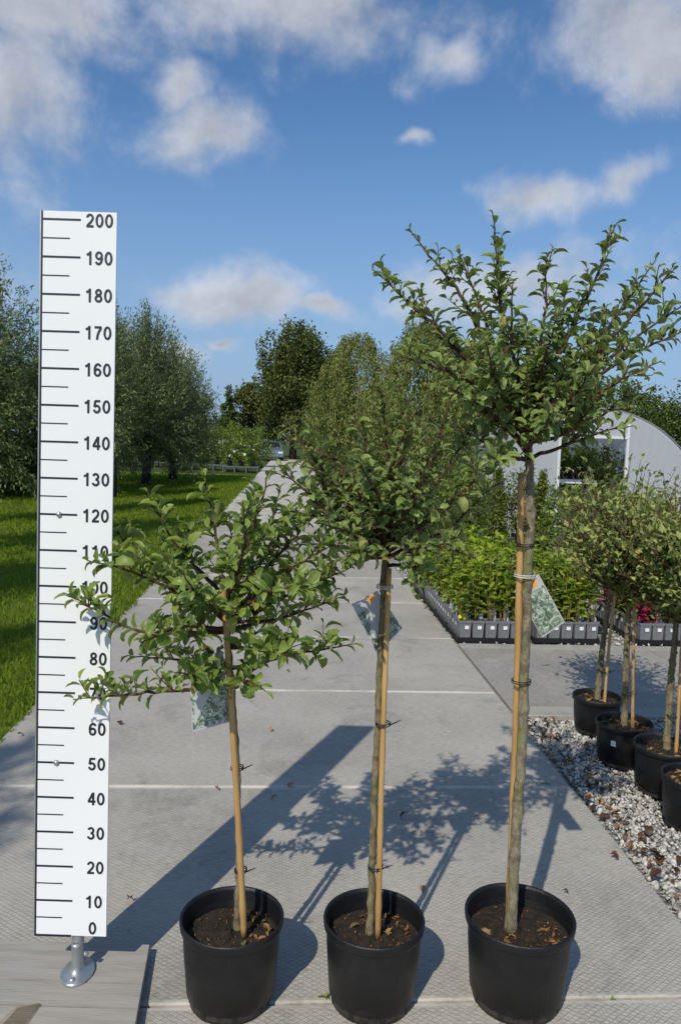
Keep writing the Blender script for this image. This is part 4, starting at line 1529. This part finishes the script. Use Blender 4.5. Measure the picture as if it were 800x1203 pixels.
# ---- pollard willows
def willow_meshes(seed, hgt, cr, head=1.5, nshoot=420, leaf=.085):
    r2 = np.random.default_rng(seed)
    mb = MB()
    mb.tube([(0, 0, -.1), (.03, .02, head * .5), (0, 0, head)], [.17, .13, .17], 12)
    pos, dirs, var = [], [], []
    for k in range(nshoot):
        a = r2.uniform(0, 6.28)
        e = abs(r2.normal(0, .80))
        e = min(e, 1.85)
        L = (hgt - head) * (1 - .28 * e / 1.2) * r2.uniform(.55, 1.05)
        dx, dy = math.sin(e) * math.cos(a), math.sin(e) * math.sin(a)
        k_ = cr / (hgt - head) * 1.15
        p0 = np.array([0, 0, head - .05]) + np.array([dx, dy, 0]) * .12
        p1 = p0 + np.array([dx * k_, dy * k_, math.cos(e) * .9 + .18]) * L * .5
        p2 = p0 + np.array([dx * 1.1 * k_, dy * 1.1 * k_, math.cos(e) * .95 - .12 * e]) * L
        q = bez(p0, p1, p2, 12)
        if k % 6 == 0:
            mb.tube(q, list(np.linspace(.022, .004, 12)), 4)
        m = int(18 + L * 14)
        t = r2.uniform(.22, 1.0, m)
        ii = np.minimum((t * 11).astype(int), 10)
        fr = (t * 11 - ii)[:, None]
        pp = q[ii] * (1 - fr) + q[ii + 1] * fr
        tg = norm(q[ii + 1] - q[ii])
        pos.append(pp + r2.normal(0, .055, (m, 3)))
        dirs.append(norm(tg * .8 + r2.normal(0, .6, (m, 3))))
        var.append(np.clip(r2.uniform(0, .7) + r2.random(m) * .3, 0, .99))
    pos, dirs, var = np.concatenate(pos), np.concatenate(dirs), np.concatenate(var)
    L = r2.uniform(.7, 1.35, len(pos)) * leaf
    fm = cloud_mesh('crown', pos, dirs, L * 1.25, L * .34, True, None, var)
    fm.materials.append(M['willow'])
    tm = mb.mesh('trunk')
    tm.materials.append(M['dark_bark'])
    return tm, fm


WV = [willow_meshes(51, 5.9, 2.5, 1.25, 800), willow_meshes(52, 5.1, 2.3, 1.2, 720), willow_meshes(53, 6.8, 2.6, 1.3, 900), willow_meshes(54, 6.2, 1.15, 2.2, 420)]


def willow(label, loc, v, s=1.0, rz=0.0):
    root = thing('willow_tree', label, 'tree', loc, (0, 0, rz), 'pollard willows on the lawn')
    root.scale = (s, s, s)
    link('trunk', WV[v][0], None, root)
    stuff(link('crown', WV[v][1], None, root))
    return root


def gp(u, Y, z=-.03):
    p = at(u, 520, Y)
    return Vector((p.x, p.y, z))


willow('pollard willow with a dark trunk seen just right of the height gauge', gp(172, 24.7), 0, 1.0, .4)
willow('rightmost pollard willow on the lawn, nearest to the path end', gp(204, 27.5), 1, 1.0, 1.9)
willow('pollard willow behind the height gauge board', gp(112, 25.5), 0, 1.05, 2.7)
willow('tall broad willow at the left edge of the lawn', gp(-36, 17.5), 2, .92, .2)
willow('broad willow hidden partly by the gauge board', gp(84, 20.5), 2, .86, 3.3)
willow('broad willow standing far left behind the others', gp(-60, 22.0), 2, 1.0, 1.1)
for i_, (x_, y_) in enumerate([(-4.7, .6), (-5.0, 4.9), (-5.2, 9.2), (-6.3, 12.6), (-4.95, 15.4), (-5.6, 19.0), (-3.8, -1.8)]):
    willow('slim pollard willow of the near row, ' + ['beside the viewer', 'second up the row', 'third up the row', 'fourth up the row at the left edge', 'fifth, behind the gauge board', 'farthest of the row', 'behind the viewer'][i_],
           (x_, y_, -.03), 3, .80 if i_ in (3, 4, 5) else 1.0, i_ * 1.3)

# low hedge under the left willows
for i, (u, Y) in enumerate([(-70, 18.5), (-25, 18.8), (20, 19.2), (60, 20.0), (95, 21.5)]):
    shrub('hedge_bush', 'dark evergreen bush under the left willows, ' + ['farthest left', 'second from the left', 'third from the left', 'fourth from the left', 'hidden by the gauge board'][i],
          gp(u, Y), .85, .75, M['hedge'], 2600, .085, 70 + i, 'dark bushes under the left willows', .0, pot=False)

# ---- drooping trees right of the path
def drooping(label, loc, hgt, cr, n, seed, mat):
    r2 = np.random.default_rng(seed)
    root = thing('drooping_tree', label, 'tree', loc, group='drooping trees right of the path')
    limbs(root, hgt, .06, r2, 8, 'bark', .3, .35)
    P_, D_, V_ = [], [], []
    for k in range(n):
        a = r2.uniform(0, 6.28)
        t = r2.uniform(.15, 1.0)
        rr = cr * math.sin(min(1, (1.08 - t) * 2.0) * math.pi / 2) * math.sqrt(r2.uniform(.05, 1))
        p0 = np.array([rr * math.cos(a), rr * math.sin(a), hgt * t])
        m = 34
        s = r2.random(m)
        ln = r2.uniform(.25, .75)
        P_.append(p0 + np.outer(s, np.array([.25 * math.cos(a), .25 * math.sin(a), -1.0])) * ln + r2.normal(0, .035, (m, 3)))
        D_.append(np.array([.2 * math.cos(a), .2 * math.sin(a), -.9]) + r2.normal(0, .5, (m, 3)))
        V_.append(np.clip(r2.uniform(0, .75) + r2.random(m) * .24, 0, .99))
    pos, d, var = np.concatenate(P_), norm(np.concatenate(D_)), np.concatenate(V_)
    pos[:, 2] = np.maximum(pos[:, 2], .1)
    L = r2.uniform(.05, .095, len(pos))
    stuff(link('crown', cloud_mesh('crown', pos, d, L, L * .36, True, None, var), mat, root))
    return root


drooping('drooping olive green tree behind the middle potted tree', gp(492, 14.0), 3.75, 1.05, 760, 81, M['olive'])
drooping('drooping olive tree farther back beside the path', gp(418, 19.5), 4.3, 1.25, 800, 82, M['olive'])
drooping('drooping tree behind the crown of the tallest potted tree', gp(566, 18.0), 3.9, 1.3, 700, 83, M['olive'])

# ---- shrubs between the trays and the tunnel
SH = [(505, 10.6, .36, .42, 'shrub', 'round green bush behind the left tray block, beside the path', 0),
      (545, 11.2, .34, .50, 'shrub', 'taller green bush behind the left tray block, below the drooping tree', 0),
      (588, 10.6, .20, .52, 'lime', 'small upright conifer just left of the tallest tree stem', 1),
      (640, 10.9, .21, .50, 'lime', 'small upright conifer just right of the tallest tree stem', 1),
      (672, 10.2, .36, .40, 'shrub', 'green bush behind the middle tray block', 0),
      (715, 10.8, .38, .42, 'hedge', 'dark green bush behind the gravel row trees', 0),
      (765, 10.4, .36, .40, 'shrub', 'green bush near the right edge behind the gravel row trees', 0),
      (470, 12.4, .34, .40, 'rust', 'rusty brown leaved bush by the path below the drooping tree', 0),
      (432, 15.2, .40, .42, 'rust', 'smaller rusty brown bush farther back beside the path', 0),
      (615, 12.2, .40, .46, 'hedge', 'dark bush in front of the tunnel, behind the conifers', 0),
      (520, 13.0, .42, .50, 'hedge', 'dark bush under the drooping tree', 0),
      (560, 12.8, .40, .46, 'shrub', 'broad green bush left of the tunnel front', 0)]
for i, (u, Y, rx, rz, mk, lab, cone) in enumerate(SH):
    shrub('container_conifer' if cone else 'container_shrub', lab, gp(u, Y, -.028), rx, rz, M[mk], 2600 if not cone else 3200, .055 if not cone else .045, 90 + i,
          'container shrubs behind the trays', .2, bool(cone), True)

# ------------------------------------------------------------------ polytunnel
YT_ = 14.0
tc0 = at(697, 525, YT_)
tun = thing('polytunnel', 'white plastic film polytunnel with open doorway right of the drooping tree', 'greenhouse', (tc0.x, tc0.y, -.03), (0, 0, PHI))
RT, LT = 2.20, 9.0


def arch_strip(mb, x0, x1, y, zlow, th=.012, n=14):
    """end wall film between x0 and x1, from zlow up to the arch"""
    v, f = [], []
    for s, yy in ((0, y), (1, y + th)):
        for i in range(n + 1):
            x = x0 + (x1 - x0) * i / n
            v.append((x, yy, zlow))
            v.append((x, yy, math.sqrt(max(RT * RT - x * x, 1e-4)) + .1))
    m = 2 * (n + 1)
    for i in range(n):
        f.append((2 * i, 2 * i + 2, 2 * i + 3, 2 * i + 1))
        f.append((m + 2 * i, m + 2 * i + 1, m + 2 * i + 3, m + 2 * i + 2))
    mb.add(v, f)
    return mb


arch_strip(MB(), -RT + .02, -.64, 0, 0).build('end_film', M['film'], tun)
arch_strip(MB(), .60, RT - .02, 0, 0).build('end_film', M['film'], tun)
arch_strip(MB(), -.64, .60, 0, 1.80).build('door_flap', M['film'], tun)
rf = MB()
v, f = [], []
nA, nL = 28, 9
for j in range(nL + 1):
    for i in range(nA + 1):
        a = math.pi * i / nA
        sag = .02 * math.sin(math.pi * (j % 1))
        v.append(((RT + .03) * math.cos(a), -.04 + LT * j / nL, (RT + .03) * math.sin(a) + .1))
for j in range(nL):
    for i in range(nA):
        q = j * (nA + 1) + i
        f.append((q, q + 1, q + nA + 2, q + nA + 1))
rf.add(v, f, True)
rf.build('roof_film', M['film'], tun)
for k in range(6):
    y = .03 + k * LT / 5.2
    MB().tube([((RT - .01) * math.cos(a), y, (RT - .01) * math.sin(a) + .1) for a in np.linspace(0, math.pi, 25)], .022, 8).build('hoop', M['white_metal'], tun)
for x in (-.66, .58):
    MB().box(x, x + .05, -.05, -.005, 0, 2.05).build('door_post', M['white_metal'], tun)
MB().box(-.66, .63, -.055, -.012, 1.78, 1.83).build('door_lintel', M['white_metal'], tun)

tb = at(664, 560, 15.0)
bench = thing('potting_bench', 'white slatted bench inside the tunnel doorway', 'bench', (tb.x, tb.y, -.03), (0, 0, PHI))
MB().box(-.52, .50, -.3, .35, .93, 1.00).build('bench_top', M['white_metal'], bench)
for x in (-.47, .44):
    for y in (-.28, .30):
        MB().box(x, x + .04, y, y + .04, 0, .929).build('leg', M['white_metal'], bench)
MB().tube([(-.45, -.295, .1), (.46, -.295, .9)], .015, 6).build('brace', M['white_metal'], bench)
MB().tube([(.46, -.292, .1), (-.45, -.292, .9)], .015, 6).build('brace', M['white_metal'], bench)
for i, x in enumerate((-.38, -.12, .14, .38)):
    shrub('bench_plant', 'leafy plant on the tunnel bench, ' + ['leftmost', 'second from left', 'third from left', 'rightmost'][i],
          (tb.x + x, tb.y, .972), .20, .22, M['shrub'], 380, .085, 120 + i, 'plants on the tunnel bench', .16)
for i, (x, y) in enumerate([(.1, 1.8), (.9, 1.4), (-.5, 2.2), (1.2, 3.0), (-1.2, 3.2)]):
    q = Matrix.Rotation(PHI, 4, 'Z') @ Vector((x, y, 0))
    shrub('tunnel_plant', 'tall dark plant inside the tunnel, ' + ['behind the bench', 'right of the doorway', 'left of the doorway', 'deep at the right', 'deep at the left'][i],
          (tc0.x + q.x, tc0.y + q.y, -.028), .45, .65, M['hedge'], 1300, .09, 130 + i, 'plants inside the tunnel', .25)

# ------------------------------------------------------------------ hedge trees behind the tunnel
for i, (u, Y, hh) in enumerate([(600, 30, 3.6), (665, 29, 3.7), (725, 28, 4.0), (785, 27, 4.0), (850, 26, 3.9), (915, 26, 4.0), (540, 31, 3.3), (980, 26, 4.0)]):
    r2 = np.random.default_rng(140 + i)
    root = thing('hedge_tree', 'dense dark green hedge tree behind the tunnel, ' + ['second from left', 'third from left', 'fourth from left', 'fifth from left', 'at the right edge', 'beyond the right edge', 'leftmost', 'farthest right'][i],
                 'tree', gp(u, Y), group='hedge trees behind the tunnel')
    limbs(root, hh, .09, r2, 6, fork=.2, spread=.3)
    cl = [((r2.uniform(-.8, .8), r2.uniform(-.5, .5), z), 1.05) for z in np.linspace(.8, hh - .9, 5)]
    big_foliage(root, M['hedge'], cl, 7500, .105, r2)

# ------------------------------------------------------------------ far trees
def far_tree(label, loc, hgt, cr, mat, n, leaf, seed, nblob=16, fork=.22):
    r2 = np.random.default_rng(seed)
    root = thing('broadleaf_tree', label, 'tree', loc, group='trees in the distance')
    limbs(root, hgt, hgt * .028, r2, 8, fork=fork, spread=.4)
    cl = []
    for k in range(nblob):
        t = r2.uniform(.18, .9)
        w = math.sin(math.pi * min(1, (t * .85 + .18))) ** .6
        a = r2.uniform(0, 6.28)
        q = cr * w * r2.uniform(.25, .8)
        cl.append(((q * math.cos(a), q * math.sin(a), hgt * t), cr * r2.uniform(.28, .46)))
    cl.append(((0, 0, hgt * .9), cr * .3))
    big_foliage(root, mat, cl, n, leaf, r2)
    return root


far_tree('big dark broadleaf tree at the end of the path', gp(344, 62), 10.0, 4.6, M['oak'], 26000, .26, 151, 24, .15)
far_tree('lower dark tree left of the big tree at the path end', gp(303, 70), 6.5, 3.3, M['oak'], 12000, .26, 152)
far_tree('dark tree right of the big tree at the path end', gp(396, 66), 8.6, 4.0, M['oak'], 14000, .26, 153)
r2 = np.random.default_rng(154)
root = thing('conifer_tree', 'slim dark conifer left of the distant broadleaf trees', 'tree', gp(268, 66))
MB().tube([(0, 0, -.1), (0, 0, 5.5)], [.16, .03], 8).build('trunk', M['dark_bark'], root)
big_foliage(root, M['hedge'], [((0, 0, z), 1.25 * (1 - z / 6.6) + .15) for z in np.linspace(.8, 5.7, 9)], 6000, .22, r2, droop=.4)
FT = [(-150, 80, 9), (-60, 84, 8.5), (30, 80, 8), (110, 84, 7.5), (180, 82, 7), (235, 86, 6), (450, 74, 7), (520, 72, 7), (590, 70, 7.5), (670, 72, 7), (750, 72, 7), (840, 70, 7), (930, 70, 7.5)]
for i, (u, Y, hh) in enumerate(FT):
    far_tree('tree of the distant tree line, ' + (ORD[i] + ' from the left'), gp(u, Y), hh, 4.2, M['oak'], 4200, .36, 160 + i, 10, .15)

# ------------------------------------------------------------------ far nursery tables with flowering plants
for i, (u0, Y, w) in enumerate([(172, 40.0, 3.4), (240, 38.5, 3.2), (284, 37.0, 1.7), (100, 41.5, 3.4)]):
    p = gp(u0, Y, -.06)
    t = thing('nursery_table', 'long grey nursery table on the far lawn edge, ' + ['second from left', 'under the white flowers', 'rightmost by the path', 'leftmost behind the gauge'][i], 'table', p, (0, 0, PHI), 'far nursery tables')
    MB().box(-w / 2, w / 2, -.6, .6, .24, .28).build('table_top', M['table_grey'], t)
    for x in np.linspace(-w / 2 + .05, w / 2 - .05, 4):
        for y in (-.58, .54):
            MB().box(x - .025, x + .025, y, y + .05, 0, .239).build('leg', M['table_grey'], t)
    nP = int(w / .55)
    for k in range(nP):
        x = -w / 2 + .3 + k * (w - .6) / max(1, nP - 1)
        q = Matrix.Rotation(PHI, 4, 'Z') @ Vector((x, random.uniform(-.2, .2), 0))
        rr = shrub('table_plant', f'green plant on the {["second", "flowering", "rightmost", "hidden left"][i]} far nursery table, {ORD[k]} from the left', (p.x + q.x, p.y + q.y, .221), .40, random.uniform(.45, .70), M['shrub'], 420, .12, 200 + 20 * i + k,
              'plants on the far nursery tables', .18)
        if i in (1, 2) or k % 3 == 0:
            m = 9 if i == 1 else 5
            r2 = np.random.default_rng(300 + 20 * i + k)
            pos = norm(r2.normal(0, 1, (m, 3))) * np.array([.36, .2, .42]) + np.array([0, -.42, .85])
            for q_ in range(m):
                fl_ = cloud_mesh('flower', pos[q_:q_ + 1], rand_dirs(1), np.full(1, .18), np.full(1, .17), False)
                link('flower', fl_, M['white_flower'], rr)
# rows of taller stock behind the tables
for i, (u, Y, hh) in enumerate([(215, 46, 1.9), (245, 45, 2.0), (272, 44, 2.1), (296, 43, 2.0), (180, 47, 1.9)]):
    shrub('nursery_stock', 'tall light green nursery shrub behind the far tables, ' + ['second from left', 'third from left', 'fourth from left', 'rightmost', 'leftmost'][i],
          gp(u, Y, -.06), 1.0, hh / 2, M['shrub'], 2600, .14, 250 + i, 'tall stock behind the far tables', .1, pot=False)

# teal container beside the path
tl = gp(381, 36.0, -.06)
bin_ = thing('teal_container', 'teal green plastic container standing right of the path', 'container', (tl.x + .15, tl.y, -.03), (0, 0, PHI))
mb = MB()
mb.add([(-.50, -.45, .08), (.50, -.45, .08), (.50, .45, .08), (-.50, .45, .08), (-.60, -.55, 1.05), (.60, -.55, 1.05), (.60, .55, 1.05), (-.60, .55, 1.05)],
       [(3, 2, 1, 0), (4, 5, 6, 7), (0, 1, 5, 4), (1, 2, 6, 5), (2, 3, 7, 6), (3, 0, 4, 7)])
mb.build('body', M['teal'], bin_)
MB().box(-.64, .64, -.59, .59, 1.051, 1.13, .015).build('lid', M['teal'], bin_)
for x in (-.4, .4):
    for y in (-.36, .36):
        MB().box(x - .06, x + .06, y - .06, y + .06, 0, .0795).build('foot', M['tray'], bin_)

# parked car at the end of the path
cp = gp(318, 58, -.058)
car = thing('parked_car', 'small silver blue car parked at the far end of the path', 'car', cp, (0, 0, math.radians(8)))


def car_body(mb, prof, w):
    v, f = [], []
    for s in (-1, 1):
        for (y, z, k) in prof:
            v.append((s * w / 2 * k, y, z))
    n = len(prof)
    for i in range(n):
        j = (i + 1) % n
        f.append((i, j, n + j, n + i))
    f.append(tuple(range(n - 1, -1, -1)))
    f.append(tuple(range(n, 2 * n)))
    mb.add(v, f)
    return mb


car_body(MB(), [(-2.05, .35, .96), (-2.1, .6, .98), (-1.95, .82, .98), (-1.0, .95, 1), (1.7, .98, 1), (2.05, .85, .97), (2.1, .5, .96), (2.0, .28, .96), (-1.9, .28, .96)], 1.72).build('body', M['car'], car)
car_body(MB(), [(-1.05, .951, .94), (-.35, 1.42, .78), (.9, 1.46, .78), (1.65, .981, .92)], 1.72).build('cabin', M['car'], car)
MB().add([(-.70, -1.01, .985), (.70, -1.01, .985), (.60, -.42, 1.385), (-.60, -.42, 1.385), (-.70, -.99, .975), (.70, -.99, .975), (.60, -.40, 1.375), (-.60, -.40, 1.375)],
         [(0, 1, 2, 3), (7, 6, 5, 4), (0, 4, 5, 1), (1, 5, 6, 2), (2, 6, 7, 3), (3, 7, 4, 0)]).build('windscreen', M['car_glass'], car)
for s in (-1, 1):
    for y in (-1.3, 1.3):
        wh = MB().tube([(s * .70, y, .31), (s * .88, y, .31)], .31, 20).build('wheel', M['tyre'], car)
        MB().tube([(s * .881, y, .31), (s * .89, y, .31)], .19, 16).build('rim', M['alu'], wh)
    MB().box(s * .62 - .16, s * .62 + .16, -2.115, -2.08, .58, .70, .01).build('headlight', M['lamp'], car)

# ------------------------------------------------------------------ fallen leaves and small weeds
def fallen(label, p, L, rz, mi, group, seed):
    r2 = np.random.default_rng(seed)
    v, f = hi_leaf(seed, r2.uniform(.4, 2.2), r2.uniform(.1, 1.1), r2.uniform(.45, .95))
    v = (v + r2.normal(0, .03, v.shape)) * L
    v[:, 2] -= v[:, 2].min()
    me = np_mesh('fallen_leaf', v, f, np.full(len(v), mi), True)
    o = link('fallen_leaf', me, M['litter'], None, p, (0, 0, rz))
    return tag(o, label, 'leaf', group)


FL = [(495, 1043, 'beside the middle potted tree'), (562, 963, 'near the tallest potted tree stem'), (257, 838, 'behind the smallest potted tree'), (252, 926, 'on the pale joint behind the smallest tree'),
      (20, 866, 'at the left edge by the lawn'), (478, 962, 'in the crown shadow'), (346, 922, 'in the gauge shadow'), (140, 849, 'right beside the gauge board'), (318, 857, 'between the first two trees'),
      (326, 938, 'below the pale joint'), (190, 742, 'far along the path at the left'), (340, 790, 'below the long leafy twig'), (660, 1050, 'on the slab by the tallest tree'), (430, 700, 'far along the path behind the card'),
      (150, 1063, 'right of the gauge bottom'), (715, 1010, 'near the gravel edge')]
for i, (u, v_, lab) in enumerate(FL):
    q = gnd(u, v_, .004)
    fallen('small dry brown leaf lying on the concrete ' + lab, q, random.uniform(.022, .040), random.uniform(0, 6.28), random.choice([.1, .35, .55, .75]), 'fallen leaves on the path', 400 + i)
for i in range(90):
    t = random.random()
    a = PR + .04 + abs(random.gauss(0, .085))
    b = 2.5 + 1.8 * t
    if i > 70:
        a = PR + random.uniform(.05, .5)
    fallen('curled brown leaf lying on the gravel ' + ('among the stones away from the path' if i > 70 else 'close along the path edge'), P(a, b, -.006), random.uniform(.025, .052), random.uniform(0, 6.28), random.choice([.05, .2, .35, .5, .7]), 'fallen leaves on the gravel', 450 + i)


def weed(label, p, n, h, seed):
    r2 = np.random.default_rng(seed)
    pos = np.stack([r2.normal(0, .012, n), r2.normal(0, .006, n), np.zeros(n)], 1)
    d = norm(np.stack([r2.normal(0, .7, n), r2.normal(0, .7, n), np.ones(n)], 1))
    L = r2.uniform(.4, 1, n) * h
    o = link('weed', cloud_mesh('weed', pos, d, L, L * .3, False), M['shrub'], None, p)
    tag(o, label, 'weed')


weed('small green weed in the slab joint behind the tallest tree', gnd(640, 921, -.004), 16, .022, 500)
weed('tiny weed in the joint left of the middle pot', gnd(381, 1172, -.004), 12, .03, 501)
weed('tiny weed in the joint right of the tallest pot', gnd(722, 1175, -.004), 8, .015, 502)
weed('tuft of weed at the path corner by the gravel', P(PR + .03, 4.33, -.01), 26, .05, 503)
